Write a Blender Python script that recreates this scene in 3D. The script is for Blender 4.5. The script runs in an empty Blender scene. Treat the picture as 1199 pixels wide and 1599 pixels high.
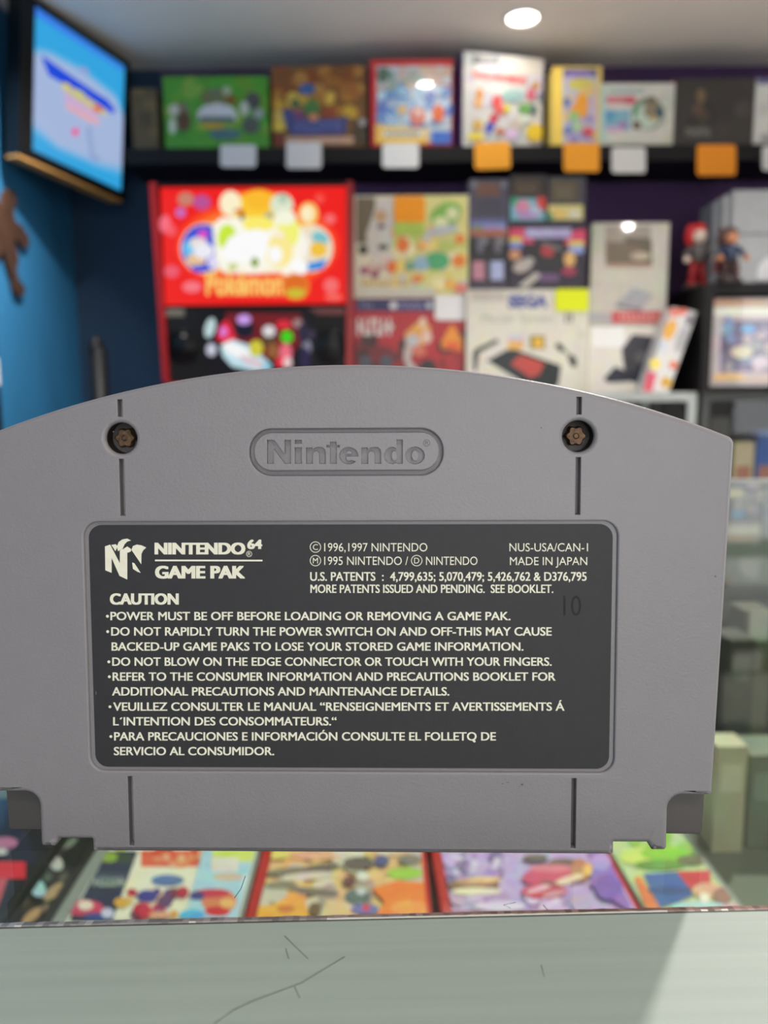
import bpy, bmesh, math, random
from mathutils import Vector, Matrix, Euler
from mathutils.geometry import tessellate_polygon

# ------------------------------------------------------------------ camera, light, exposure
SC = bpy.context.scene
COL = SC.collection
F = 1201.0; CX = 599.5; CY = 799.5           # focal length of the photograph in pixels
PITCH = math.radians(8.0); ROLL = math.radians(-0.4)
GLASS_Z = 1.0
CAM = Vector((0, 0, 1.0695))
RC = (Matrix.Rotation(math.pi/2 - PITCH, 3, 'X') @ Matrix.Rotation(ROLL, 3, 'Z'))

cd = bpy.data.cameras.new('camera')
cam = bpy.data.objects.new('camera', cd); COL.objects.link(cam)
cam.location = CAM; cam.rotation_euler = RC.to_euler()
cd.sensor_fit = 'VERTICAL'; cd.sensor_height = 36.0; cd.sensor_width = 27.0
cd.lens = F/1599*36.0
cd.clip_start = 0.01; cd.clip_end = 50
cd.dof.use_dof = True; cd.dof.focus_distance = 0.1195
cd.dof.aperture_fstop = 18.5
SC.camera = cam
SC.view_settings.view_transform = 'Standard'
SC.view_settings.look = 'None'
SC.view_settings.gamma = 1.0
SC.view_settings.use_curve_mapping = False
SC.view_settings.exposure = -0.13

W = bpy.data.worlds.new('world'); SC.world = W; W.use_nodes = True
W.node_tree.nodes['Background'].inputs[0].default_value = (0.9, 0.95, 1.0, 1)
W.node_tree.nodes['Background'].inputs[1].default_value = 0.02

CEIL_Z = 2.28
LAMPS = [  # x, y, watts, cone in degrees, tilt towards the left wall, visible fitting in the frame
    (0.45, 2.63, 0.85, 170, 0, True), (0.17, 2.36, 1.3, 170, 0, False),
    (0.66, 1.10, 21.0, 135, 0, False), (-0.66, 2.0, 17.0, 104, 35, False),
    (0.35, -0.95, 6.2, 170, 0, False), (-0.95, -1.1, 4.0, 170, 0, False), (1.7, -0.3, 10.0, 170, 0, False),  # third one added, unseen, to brighten the right side
    (1.25, 1.75, 6.5, 116, 0, False), (0.35, 1.70, 2.8, 96, 0, False),  # both added, unseen, to brighten the console and the stacked boxes
]
LAMP_COL = (1.0, 0.95, 0.90)
def lamp(x, y, w, sp, tilt):
    ld = bpy.data.lights.new('downlight_or_fill', 'AREA')
    ld.shape = 'DISK'; ld.size = 0.055; ld.energy = w; ld.color = LAMP_COL; ld.spread = math.radians(sp)
    o = bpy.data.objects.new('downlight_or_fill', ld); COL.objects.link(o)
    o.location = (x, y, CEIL_Z - (0.0085 if not tilt else 0.03)); o.rotation_euler = (0, math.radians(tilt), 0)
for (x, y, w, sp, tilt, vis) in LAMPS: lamp(x, y, w, sp, tilt)
# added unseen fill light behind the viewer, brightening the ceiling and fronts
ld = bpy.data.lights.new('rear_fill', 'AREA'); ld.shape = 'RECTANGLE'; ld.size = 1.7; ld.size_y = 1.2; ld.energy = 32; ld.color = (0.95, 0.97, 1.0)
o = bpy.data.objects.new('rear_fill', ld); COL.objects.link(o); o.location = (0.5, -2.52, 1.35); o.rotation_euler = (math.radians(90), 0, 0)
ld = bpy.data.lights.new('side_fill', 'AREA'); ld.shape = 'RECTANGLE'; ld.size = 1.2; ld.size_y = 1.0; ld.energy = 16; ld.color = (0.9, 0.95, 1.0)  # added unseen fill from the right, for the rim highlight and ceiling
o = bpy.data.objects.new('side_fill', ld); COL.objects.link(o); o.location = (2.45, 0.1, 1.45); o.rotation_euler = (0, math.radians(90), 0)
# strip lamp inside the counter, under the front rail, lighting the cases on the shelf
ld = bpy.data.lights.new('case_strip_light', 'AREA'); ld.shape = 'RECTANGLE'; ld.size = 0.9; ld.size_y = 0.015; ld.energy = 1.7; ld.color = (1, .97, .9)
o = bpy.data.objects.new('case_strip_light', ld); COL.objects.link(o); o.location = (0, 0.085, 0.985); o.rotation_euler = (math.radians(35), 0, 0)

# ------------------------------------------------------------------ helpers
def ray(px, py): return RC @ Vector(((px-CX)/F, (CY-py)/F, -1.0))
def hit(px, py, P, n):
    d = ray(px, py); return CAM + d*((Vector(P)-CAM).dot(n)/d.dot(n))
def hitY(px, py, Y): return hit(px, py, (0, Y, 0), Vector((0, 1, 0)))
def hitZ(px, py, Z): return hit(px, py, (0, 0, Z), Vector((0, 0, 1)))
def hitX(px, py, X): return hit(px, py, (X, 0, 0), Vector((1, 0, 0)))
def lin(c):
    r = []
    for x in c[:3]:
        x /= 255.0
        r.append(x/12.92 if x <= 0.04045 else ((x+0.055)/1.055)**2.4)
    return (*r, 1.0)

def mat(name, rgb, rough=0.5, metal=0.0, var=0.06, scale=30.0, bump=0.0, bscale=400.0, coat=0.0, spec=0.5):
    m = bpy.data.materials.new(name); m.use_nodes = True
    nt = m.node_tree; b = nt.nodes['Principled BSDF']
    b.inputs['Roughness'].default_value = rough; b.inputs['Metallic'].default_value = metal
    b.inputs['Coat Weight'].default_value = coat; b.inputs['Coat Roughness'].default_value = 0.06
    b.inputs['Specular IOR Level'].default_value = spec
    tc = nt.nodes.new('ShaderNodeTexCoord')
    no = nt.nodes.new('ShaderNodeTexNoise'); no.inputs['Scale'].default_value = scale; no.inputs['Detail'].default_value = 4
    nt.links.new(tc.outputs['Object'], no.inputs['Vector'])
    cr = nt.nodes.new('ShaderNodeValToRGB')
    c = lin(rgb)
    cr.color_ramp.elements[0].position = 0.3; cr.color_ramp.elements[1].position = 0.7
    cr.color_ramp.elements[0].color = (*[x*(1-var) for x in c[:3]], 1)
    cr.color_ramp.elements[1].color = (*[min(1, x*(1+var)) for x in c[:3]], 1)
    nt.links.new(no.outputs['Fac'], cr.inputs['Fac']); nt.links.new(cr.outputs['Color'], b.inputs['Base Color'])
    if bump:
        n2 = nt.nodes.new('ShaderNodeTexNoise'); n2.inputs['Scale'].default_value = bscale; n2.inputs['Detail'].default_value = 3
        nt.links.new(tc.outputs['Object'], n2.inputs['Vector'])
        bp = nt.nodes.new('ShaderNodeBump'); bp.inputs['Strength'].default_value = bump; bp.inputs['Distance'].default_value = 0.0001
        nt.links.new(n2.outputs['Fac'], bp.inputs['Height']); nt.links.new(bp.outputs['Normal'], b.inputs['Normal'])
    return m
def print_mat(name, rough=0.4, coat=0.0, emit=0.0, mottle=0.0, mscale=25.0):
    """printed card / screen: colours come from the artwork's own patches"""
    m = bpy.data.materials.new(name); m.use_nodes = True
    nt = m.node_tree; b = nt.nodes['Principled BSDF']
    at = nt.nodes.new('ShaderNodeAttribute'); at.attribute_name = 'Col'
    tc = nt.nodes.new('ShaderNodeTexCoord'); no = nt.nodes.new('ShaderNodeTexNoise'); no.inputs['Scale'].default_value = 90
    nt.links.new(tc.outputs['Object'], no.inputs['Vector'])
    mr = nt.nodes.new('ShaderNodeMapRange'); mr.inputs[3].default_value = 0.92; mr.inputs[4].default_value = 1.06
    nt.links.new(no.outputs['Fac'], mr.inputs[0])
    vm = nt.nodes.new('ShaderNodeVectorMath'); vm.operation = 'SCALE'
    nt.links.new(at.outputs['Color'], vm.inputs[0]); nt.links.new(mr.outputs[0], vm.inputs['Scale'])
    b.inputs['Roughness'].default_value = rough; b.inputs['Coat Weight'].default_value = coat; b.inputs['Coat Roughness'].default_value = 0.04
    src = vm.outputs[0]
    if mottle:          # busy printed artwork: patches of other inks
        n2 = nt.nodes.new('ShaderNodeTexNoise'); n2.inputs['Scale'].default_value = mscale; n2.inputs['Detail'].default_value = 5; n2.inputs['Distortion'].default_value = 1.2
        nt.links.new(tc.outputs['Object'], n2.inputs['Vector'])
        bc = nt.nodes.new('ShaderNodeBrightContrast'); bc.inputs['Contrast'].default_value = 1.6
        nt.links.new(n2.outputs['Color'], bc.inputs['Color'])
        mx = nt.nodes.new('ShaderNodeMix'); mx.data_type = 'RGBA'; mx.blend_type = 'OVERLAY'; mx.inputs[0].default_value = mottle
        mx.clamp_result = True
        nt.links.new(vm.outputs[0], mx.inputs[6]); nt.links.new(bc.outputs[0], mx.inputs[7]); src = mx.outputs[2]
    if emit:
        b.inputs['Base Color'].default_value = (0.01, 0.01, 0.01, 1); b.inputs['Specular IOR Level'].default_value = 0.12
        nt.links.new(vm.outputs[0], b.inputs['Emission Color']); b.inputs['Emission Strength'].default_value = emit
    else:
        nt.links.new(src, b.inputs['Base Color'])
    return m
def glass_mat(name, tint=(0.93, 0.97, 0.94), rough=0.02, boost=1.0):
    """thin pane: clear, with Fresnel reflection"""
    m = bpy.data.materials.new(name); m.use_nodes = True; nt = m.node_tree
    nt.nodes.remove(nt.nodes['Principled BSDF']); out = nt.nodes['Material Output']
    tr = nt.nodes.new('ShaderNodeBsdfTransparent'); tr.inputs[0].default_value = (*tint, 1)
    gl = nt.nodes.new('ShaderNodeBsdfGlossy'); gl.inputs['Roughness'].default_value = rough
    fr = nt.nodes.new('ShaderNodeFresnel'); fr.inputs['IOR'].default_value = 1.5
    mx = nt.nodes.new('ShaderNodeMixShader')
    mm = nt.nodes.new('ShaderNodeMath'); mm.operation = 'MULTIPLY'; mm.inputs[1].default_value = boost
    ge = nt.nodes.new('ShaderNodeNewGeometry')      # only the outer face of a pane mirrors
    inv = nt.nodes.new('ShaderNodeMath'); inv.operation = 'SUBTRACT'; inv.inputs[0].default_value = 1.0
    m2 = nt.nodes.new('ShaderNodeMath'); m2.operation = 'MULTIPLY'
    nt.links.new(ge.outputs['Backfacing'], inv.inputs[1]); nt.links.new(fr.outputs[0], m2.inputs[0]); nt.links.new(inv.outputs[0], m2.inputs[1])
    nt.links.new(m2.outputs[0], mm.inputs[0])
    nt.links.new(mm.outputs[0], mx.inputs[0]); nt.links.new(tr.outputs[0], mx.inputs[1]); nt.links.new(gl.outputs[0], mx.inputs[2])
    nt.links.new(mx.outputs[0], out.inputs['Surface'])
    return m

def tag(o, label=None, cat=None, group=None, kind=None):
    if label: o['label'] = label
    if cat: o['category'] = cat
    if group: o['group'] = group
    if kind: o['kind'] = kind
    return o
def empty(name, loc, label=None, cat=None, group=None, rotz=0.0):
    o = bpy.data.objects.new(name, None); COL.objects.link(o); o.location = loc; o.rotation_euler = (0, 0, rotz)
    o.empty_display_size = 0.02
    return tag(o, label, cat, group)

class MB:
    """collects polygons (world coordinates) with a colour each; build() links them as one mesh object"""
    def __init__(s): s.v = []; s.f = []; s.c = []; s.m = []; s.sm = []
    def add(s, vs, fs, col=(200, 200, 200), m=0, smooth=False):
        k = len(s.v); s.v += [Vector(p) for p in vs]
        for f in fs:
            s.f.append([k+i for i in f]); s.c.append(lin(col)); s.m.append(m); s.sm.append(smooth)
        return s
    def box(s, a, b, col=(200, 200, 200), m=0, X=None):
        x0, y0, z0 = a; x1, y1, z1 = b
        p = [Vector(q) for q in ((x0,y0,z0),(x1,y0,z0),(x1,y1,z0),(x0,y1,z0),(x0,y0,z1),(x1,y0,z1),(x1,y1,z1),(x0,y1,z1))]
        if X is not None: p = [X @ q for q in p]
        return s.add(p, [(0,3,2,1),(4,5,6,7),(0,1,5,4),(1,2,6,5),(2,3,7,6),(3,0,4,7)], col, m)
    def tube(s, pts, r, col=(100, 100, 100), m=0, n=8):
        pts = [Vector(p) for p in pts]; rings = []
        for i, p in enumerate(pts):
            d = (pts[min(i+1, len(pts)-1)]-pts[max(i-1, 0)]).normalized()
            a = d.orthogonal().normalized(); b = d.cross(a)
            rr = r[i] if isinstance(r, (list, tuple)) else r
            rings.append([p+(a*math.cos(t)+b*math.sin(t))*rr for t in [2*math.pi*k/n for k in range(n)]])
        # keep rings aligned
        vs = [q for ring in rings for q in ring]; fs = []
        for i in range(len(rings)-1):
            for k in range(n): fs.append((i*n+k, i*n+(k+1) % n, (i+1)*n+(k+1) % n, (i+1)*n+k))
        fs.append(tuple(range(n-1, -1, -1))); fs.append(tuple((len(rings)-1)*n+k for k in range(n)))
        return s.add(vs, fs, col, m, True)
    def ball(s, c, rx, ry, rz, col=(100, 100, 100), m=0, n=12, X=None):
        vs = []; fs = []; c = Vector(c)
        for i in range(n//2+1):
            a = math.pi*i/(n//2)
            for k in range(n):
                t = 2*math.pi*k/n
                q = Vector((math.sin(a)*math.cos(t)*rx, math.sin(a)*math.sin(t)*ry, math.cos(a)*rz))
                if X is not None: q = X @ q
                vs.append(c+q)
        for i in range(n//2):
            for k in range(n): fs.append((i*n+k, (i+1)*n+k, (i+1)*n+(k+1) % n, i*n+(k+1) % n))
        return s.add(vs, fs, col, m, True)
    def prism(s, pts, d, col=(100, 100, 100), m=0):
        """closed outline pts (world, planar) pushed by vector d"""
        pts = [Vector(p) for p in pts]; d = Vector(d); n = len(pts)
        tris = tessellate_polygon([pts])
        vs = pts+[p+d for p in pts]; fs = []
        for t in tris: fs.append(tuple(t)); fs.append(tuple(n+i for i in reversed(t)))
        for i in range(n): fs.append((i, (i+1) % n, n+(i+1) % n, n+i))
        return s.add(vs, fs, col, m)
    def build(s, name, mats, parent=None, origin=None, wn=False, recalc=True, merge=0.0):
        me = bpy.data.meshes.new(name)
        M = parent.matrix_basis.copy() if parent is not None else Matrix.Identity(4)
        if parent is not None and parent.parent is not None: M = parent.parent.matrix_basis @ M
        o = bpy.data.objects.new(name, me); COL.objects.link(o)
        if parent is not None: o.parent = parent
        if origin is not None:
            if isinstance(origin, Matrix): o.matrix_basis = M.inverted() @ origin
            else: o.location = M.inverted() @ Vector(origin)
        T = (M @ o.matrix_basis).inverted()
        me.from_pydata([T @ p for p in s.v], [], s.f)
        for mm in (mats if isinstance(mats, (list, tuple)) else [mats]): me.materials.append(mm)
        at = me.color_attributes.new('Col', 'FLOAT_COLOR', 'CORNER')
        for p in me.polygons:
            p.material_index = s.m[p.index]; p.use_smooth = s.sm[p.index]
            for li in p.loop_indices: at.data[li].color = s.c[p.index]
        if recalc or merge:
            bm = bmesh.new(); bm.from_mesh(me)
            if merge: bmesh.ops.remove_doubles(bm, verts=bm.verts, dist=merge)
            if recalc: bmesh.ops.recalc_face_normals(bm, faces=bm.faces)
            bm.to_mesh(me); bm.free()
        if wn:
            w = o.modifiers.new('weighted_normal', 'WEIGHTED_NORMAL'); w.mode = 'FACE_AREA'; w.weight = 100
        return o

def text_polys(body, bold=0.0, spacing=1.0):
    """text outline as flat polygons normalised to its own bounding box (0..1, 0..1); returns verts, faces"""
    c = bpy.data.curves.new('lettering', 'FONT'); c.body = body; c.resolution_u = 4; c.offset = bold; c.space_character = spacing
    o = bpy.data.objects.new('lettering', c); COL.objects.link(o)
    bpy.context.view_layer.update()
    me = o.evaluated_get(bpy.context.evaluated_depsgraph_get()).to_mesh()
    vs = [Vector((v.co.x, v.co.y)) for v in me.vertices]; fs = [tuple(p.vertices) for p in me.polygons]
    o.evaluated_get(bpy.context.evaluated_depsgraph_get()).to_mesh_clear()
    bpy.data.objects.remove(o); bpy.data.curves.remove(c)
    x0 = min(v.x for v in vs); x1 = max(v.x for v in vs); y0 = min(v.y for v in vs); y1 = max(v.y for v in vs)
    return [((v.x-x0)/(x1-x0), (v.y-y0)/(y1-y0)) for v in vs], fs

class Art:
    """a printed front: pixel measurements of the photograph turned into points of one real plane, clipped to its rectangle"""
    def __init__(s, mb, O, u, v, n, w, h, step=0.00008, m=0):
        s.mb = mb; s.O = Vector(O); s.u = u; s.v = v; s.n = n; s.w = w; s.h = h; s.k = 0; s.step = step; s.m = m
    def uv(s, px, py):
        q = hit(px, py, s.O, s.n)-s.O
        return q.dot(s.u), q.dot(s.v)
    def pt(s, a, b):
        a = min(max(a, 0), s.w); b = min(max(b, 0), s.h)
        return s.O+s.u*a+s.v*b+s.n*(s.step*s.k)
    def poly(s, pts, col):
        s.k += 1; P = [s.pt(*s.uv(*p)) for p in pts]
        s.mb.add(P, [tuple(t) for t in tessellate_polygon([P])], col, s.m); return s
    def rect(s, x0, y0, x1, y1, col): return s.poly([(x0, y0), (x1, y0), (x1, y1), (x0, y1)], col)
    def ell(s, cx, cy, rx, ry, col, rot=0.0, n=18):
        c, d = math.cos(rot), math.sin(rot)
        s.k += 1
        P = [s.pt(*s.uv(cx+rx*math.cos(t)*c-ry*math.sin(t)*d, cy+rx*math.cos(t)*d+ry*math.sin(t)*c)) for t in [2*math.pi*i/n for i in range(n)]]
        s.mb.add(P, [tuple(range(n))], col, s.m); return s
    def scatter(s, x0, y0, x1, y1, n, cols, rmin, rmax, seed):
        R = random.Random(seed)
        for i in range(n):
            s.ell(R.uniform(x0, x1), R.uniform(y0, y1), R.uniform(rmin, rmax), R.uniform(rmin, rmax), R.choice(cols), R.uniform(0, 3), 10)
        return s
    def bars(s, x0, y0, x1, y1, n, col):
        R = random.Random(int(x0*7+y0)); w = (x1-x0)/n
        for i in range(n):
            a = x0+i*w; s.rect(a, y0, a+w*R.uniform(.28, .42), y1, col)
            yy = y0+(y1-y0)*R.choice((.0, .4, .75)); s.rect(a, yy, a+w*.78, yy+(y1-y0)*.25, col)
        return s
    def text(s, body, x0, y0, x1, y1, col, bold=0.0, slant=0.0):
        vs, fs = text_polys(body, bold); s.k += 1
        P = [s.pt(*s.uv(x0+a*(x1-x0)+slant*b, y1+b*(y0-y1))) for a, b in vs]
        s.mb.add(P, fs, col, s.m); return s

# ------------------------------------------------------------------ materials
M_print = print_mat('printed_card', 0.4, 0.04, 0, 0.12, 28)
M_glossprint = print_mat('printed_card_in_plastic', 0.3, 1.0, 0, 0.12, 28)
M_cover = print_mat('printed_cover_sheet', 0.6, 0.0, 0, 0.2, 85)
M_card = print_mat('matte_paper', 0.7)
M_screen = print_mat('lit_screen', 0.3, 0, 1.0)
M_backlit = print_mat('backlit_artwork', 0.5, 0, 1.05)
M_black = mat('black_laminate', (17, 16, 17), 0.5, spec=0.25)
M_blackgloss = mat('black_plastic', (11, 11, 13), 0.3, spec=0.3)
M_ceiling = mat('ceiling_paint', (238, 231, 222), 0.9, scale=3, var=0.03)
M_purple = mat('purple_paint', (72, 47, 88), 0.8, scale=4)
M_blue = mat('blue_paint', (38, 112, 158), 0.7, scale=4, var=0.05)
M_rear = mat('pale_paint', (228, 224, 220), 0.85, scale=3)
M_floor = mat('pale_vinyl', (230, 224, 214), 0.5, scale=12, var=0.06)
M_alu = mat('satin_aluminium', (168, 172, 168), 0.35, 0.9)
M_darkmetal = mat('dark_metal', (72, 74, 72), 0.4, 0.6)
M_glass = glass_mat('counter_glass')
M_pane = glass_mat('cabinet_glass', (0.9, 0.93, 0.92), 0.02)
M_red = mat('red_lacquer', (150, 12, 14), 0.35)

# ------------------------------------------------------------------ the room
XL, XR, YB, YF = -1.16, 2.5, 3.0, -2.6
def slab(name, a, b, m):
    o = MB().box(a, b).build(name, m); tag(o, kind='structure'); return o
slab('floor', (XL-.1, YF-.1, -0.1), (XR+.1, YB+.1, 0), M_floor)
slab('ceiling', (XL-.1, YF-.1, CEIL_Z), (XR+.1, YB+.1, CEIL_Z+.1), M_ceiling)
slab('wall_left', (XL-.1, YF-.1, 0), (XL, YB+.1, CEIL_Z), M_blue)
slab('wall_right', (XR, YF-.1, 0), (XR+.1, YB+.1, CEIL_Z), M_rear)
slab('wall_front', (XL, YF-.1, 0), (XR, YF, CEIL_Z), M_rear)
wb = MB()  # added frame around the rear fill light, out of view
for a, b in (((-.42, YF, .68), (1.42, YF+.03, .74)), ((-.42, YF, 1.96), (1.42, YF+.03, 2.02)), ((-.42, YF, .74), (-.36, YF+.03, 1.96)), ((1.36, YF, .74), (1.42, YF+.03, 1.96))): wb.box(a, b)
tag(wb.build('added_rear_window', M_rear), kind='structure')
wb = MB()  # added frame around the side fill light, out of view
for a, b in (((XR-.03, -.57, .78), (XR, .77, .84)), ((XR-.03, -.57, 2.06), (XR, .77, 2.12)), ((XR-.03, -.57, .84), (XR, -.51, 2.06)), ((XR-.03, .71, .84), (XR, .77, 2.06))): wb.box(a, b)
tag(wb.build('added_side_window', M_rear), kind='structure')
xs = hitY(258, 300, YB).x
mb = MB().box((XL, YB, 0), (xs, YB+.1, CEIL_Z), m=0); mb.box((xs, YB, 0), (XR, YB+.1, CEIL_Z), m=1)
tag(mb.build('wall_back', [mat('navy_wall', (16, 50, 78), 0.7, scale=4), M_purple]), kind='structure')  # left part dark blue, right part purple

# visible downlight
M_lampglow = bpy.data.materials.new('lamp_diffuser'); M_lampglow.use_nodes = True
_b = M_lampglow.node_tree.nodes['Principled BSDF']; _b.inputs['Emission Color'].default_value = (1, .96, .9, 1); _b.inputs['Emission Strength'].default_value = 9
M_lampring = mat('white_lamp_trim', (225, 222, 215), 0.4)
for (x, y, w, sp, tilt, vis) in LAMPS:
    if not vis: continue
    L = empty('ceiling_downlight', (x, y, CEIL_Z), 'round white recessed downlight glowing in the ceiling above the shelf', 'ceiling light')
    n = 32; ring = MB(); prof = [(0.049, -0.001), (0.062, -0.001), (0.062, -0.005), (0.055, -0.009), (0.049, -0.006)]
    vs = [(x+r*math.cos(2*math.pi*k/n), y+r*math.sin(2*math.pi*k/n), CEIL_Z+z) for r, z in prof for k in range(n)]
    ring.add(vs, [(i*n+k, i*n+(k+1) % n, ((i+1) % 5)*n+(k+1) % n, ((i+1) % 5)*n+k) for i in range(5) for k in range(n)], smooth=True)
    ring.build('trim_ring', M_lampring, L)
    d = MB(); d.ball((x, y, CEIL_Z-0.003), 0.048, 0.048, 0.004); d.build('diffuser', M_lampglow, L)

# ------------------------------------------------------------------ boxes on the shelves
def game_box(name, label, cat, rect, Y, depth, col, art=None, mats=None, zbase=None, yaw=0.0, group=None, side=None, left=None):
    """upright box: rect = pixel x0, top, x1, bottom measured on the photograph at distance Y; art(Art) prints its front"""
    x0, y0, x1, y1 = rect
    a = hitY(x0, (y0+y1)/2, Y); b = hitY(x1, (y0+y1)/2, Y)
    zt = hitY((x0+x1)/2, y0, Y).z; zb = zbase if zbase is not None else hitY((x0+x1)/2, y1, Y).z
    w = b.x-a.x; h = zt-zb
    R = Matrix.Translation((a.x, Y, zb)) @ Matrix.Rotation(yaw, 4, 'Z')
    if yaw: w = w/math.cos(yaw)
    mb = MB(); mb.box((0, 0.0005, 0), (w, depth, h), side or col, X=R)
    if left: mb.add([R @ Vector(q) for q in ((-.0004, .0005, 0), (-.0004, depth, 0), (-.0004, depth, h), (-.0004, .0005, h))], [(3, 2, 1, 0)], left)
    u = R.to_3x3() @ Vector((1, 0, 0)); n = R.to_3x3() @ Vector((0, -1, 0))
    A = Art(mb, R @ Vector((0, 0, 0)), u, Vector((0, 0, 1)), n, w, h)
    mb.add([A.pt(0, 0), A.pt(w, 0), A.pt(w, h), A.pt(0, h)], [(0, 1, 2, 3)], col)
    if art: art(A)
    o = mb.build(name, mats or M_print, origin=R @ Vector((w/2, depth/2, 0)), recalc=False)
    o.rotation_euler = (0, 0, 0)
    tag(o, label, cat, group); o['top_z'] = zt
    return o
def top_of(o): 
    z = o['top_z']; return z
GB = 'boxed games on the top shelf'

# top shelf board
SH_Y = 2.74
shelf_z = hitY(600, 229, SH_Y).z
sb = MB().box((hitY(195, 230, SH_Y).x, SH_Y, shelf_z-.05), (XR, YB, shelf_z)).build('wall_shelf', M_black, origin=(0.6, SH_Y, shelf_z-.05))
tag(sb, 'long black wall shelf high under the ceiling carrying boxed games', 'shelf')
TY = 2.765

def art(A):
    A.scatter(258, 128, 420, 215, 26, [(96, 150, 40), (60, 140, 40), (120, 160, 60)], 6, 16, 1)
    A.ell(284, 172, 11, 12, (120, 110, 90)).ell(272, 172, 8, 9, (190, 190, 180)).ell(287, 190, 11, 16, (92, 62, 42)).ell(270, 197, 6, 13, (190, 205, 180))
    A.ell(338, 152, 25, 14, (110, 112, 70)).ell(354, 142, 7, 7, (170, 180, 150)).ell(362, 157, 8, 6, (130, 80, 30)).ell(336, 145, 8, 8, (100, 110, 90))
    A.poly([(308, 176), (318, 166), (340, 161), (360, 166), (370, 176), (370, 188), (340, 182), (310, 188)], (205, 205, 208))
    A.rect(312, 182, 366, 191, (90, 110, 110)).ell(332, 197, 18, 5, (190, 150, 50)).ell(352, 210, 26, 8, (70, 110, 120))
    A.ell(395, 158, 12, 14, (70, 74, 74)).ell(382, 170, 7, 11, (190, 195, 185)).ell(404, 178, 8, 8, (150, 160, 160)).ell(392, 196, 14, 14, (76, 86, 84))
game_box('game_box', 'green landscape game box with pale arched title, leftmost bright box on the top shelf', 'game box', (256, 119, 419, 224), TY, .10, (74, 150, 44), art, zbase=shelf_z, group=GB)
def art(A): A.scatter(208, 140, 246, 220, 14, [(96, 82, 50), (80, 66, 40), (110, 92, 56)], 5, 12, 2)
game_box('game_box', 'dim dark olive game box between the wall television and the green box', 'game box', (206, 138, 246, 224), TY+.02, .12, (90, 76, 46), art, zbase=shelf_z, group=GB)
def art(A):
    A.scatter(428, 108, 560, 150, 34, [(150, 96, 40), (120, 76, 34), (170, 120, 56), (130, 70, 30)], 8, 18, 3)
    A.scatter(428, 150, 552, 180, 16, [(205, 170, 70), (190, 150, 50), (160, 110, 40)], 8, 14, 4)
    A.rect(427, 175, 446, 204, (196, 170, 80)).ell(436, 198, 10, 8, (210, 190, 70))
    A.poly([(440, 170), (455, 172), (470, 186), (530, 186), (543, 182), (540, 210), (455, 212), (444, 190)], (66, 72, 128))
    A.ell(480, 140, 13, 9, (56, 92, 150)).ell(486, 168, 14, 13, (70, 120, 60)).ell(462, 162, 8, 8, (60, 96, 70)).ell(468, 180, 8, 8, (120, 60, 110)).ell(514, 177, 12, 9, (150, 66, 40)).ell(490, 184, 8, 6, (200, 130, 90)).ell(473, 156, 8, 8, (190, 150, 60))
    A.bars(462, 190, 536, 208, 6, (90, 100, 160))
    A.rect(428, 211, 446, 226, (120, 50, 44)).rect(446, 214, 552, 226, (190, 150, 130)).rect(552, 190, 575, 224, (74, 62, 46)).ell(566, 192, 6, 6, (160, 160, 160))
game_box('game_box', 'brown and gold game box with a blue figure group, right of the green box', 'game box', (425, 103, 572, 227), TY, .11, (120, 82, 40), art, zbase=shelf_z, group=GB)
def art(A):
    A.rect(588, 103, 704, 222, (190, 205, 215))
    A.scatter(592, 108, 702, 140, 22, [(150, 160, 150), (190, 180, 170), (120, 150, 140), (200, 170, 150), (170, 110, 90)], 6, 13, 5)
    A.scatter(592, 140, 702, 200, 46, [(110, 150, 205), (190, 215, 235), (225, 235, 240), (90, 120, 190), (150, 190, 220)], 6, 13, 6)
    A.ell(652, 182, 13, 15, (226, 130, 110)).ell(653, 176, 6, 6, (240, 210, 190)).ell(684, 178, 10, 14, (236, 110, 60)).ell(628, 172, 8, 8, (226, 190, 130)).ell(598, 118, 9, 12, (80, 110, 90))
    A.poly([(586, 196), (668, 202), (668, 225), (586, 225)], (240, 196, 90)).rect(598, 204, 662, 215, (225, 222, 205)).bars(604, 206, 656, 213, 8, (110, 110, 110)).rect(674, 206, 704, 226, (60, 110, 205))
game_box('game_box', 'red-edged game box with a pale blue cover and round glare on the top shelf', 'game box', (579, 93, 706, 226), TY-.02, .09, (205, 36, 40), art, M_glossprint, zbase=shelf_z, group=GB)
def art(A):
    A.scatter(728, 84, 846, 214, 30, [(210, 208, 202), (198, 204, 200), (204, 198, 206)], 8, 18, 7)
    A.rect(738, 88, 778, 100, (92, 92, 88)).rect(782, 90, 850, 118, (216, 208, 196))
    R = random.Random(3)
    for i in range(13):
        x = 738+i*6.6; A.rect(x, 111+i*.8, x+3.6, 122+i*1.0, (214, 70, 66)); A.rect(x-1, 115+i*.8+R.uniform(-3, 3), x+5, 117.5+i*.8, (214, 70, 66))
    A.ell(748, 148, 6, 10, (214, 140, 70)).ell(746, 162, 7, 8, (220, 170, 110)).ell(775, 160, 8, 11, (220, 80, 76)).ell(780, 172, 9, 8, (216, 100, 90)).ell(791, 170, 5, 8, (206, 204, 60))
    A.ell(800, 150, 18, 10, (150, 180, 176)).ell(820, 170, 12, 8, (110, 170, 90)).ell(832, 172, 6, 8, (90, 110, 110)).ell(828, 148, 8, 10, (200, 100, 120)).ell(835, 134, 6, 6, (190, 140, 60)).ell(844, 152, 6, 8, (130, 130, 140))
    A.ell(745, 196, 8, 9, (214, 170, 90)).ell(770, 186, 7, 7, (206, 60, 80)).ell(764, 198, 7, 6, (60, 70, 190)).ell(762, 206, 4, 4, (70, 80, 200)).ell(780, 206, 8, 6, (190, 120, 100)).ell(805, 196, 12, 10, (196, 186, 170)).ell(798, 210, 10, 8, (224, 190, 224))
    A.ell(834, 208, 14, 14, (236, 200, 50)).ell(742, 214, 13, 6, (236, 210, 70)).ell(818, 186, 9, 6, (216, 222, 206))
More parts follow.
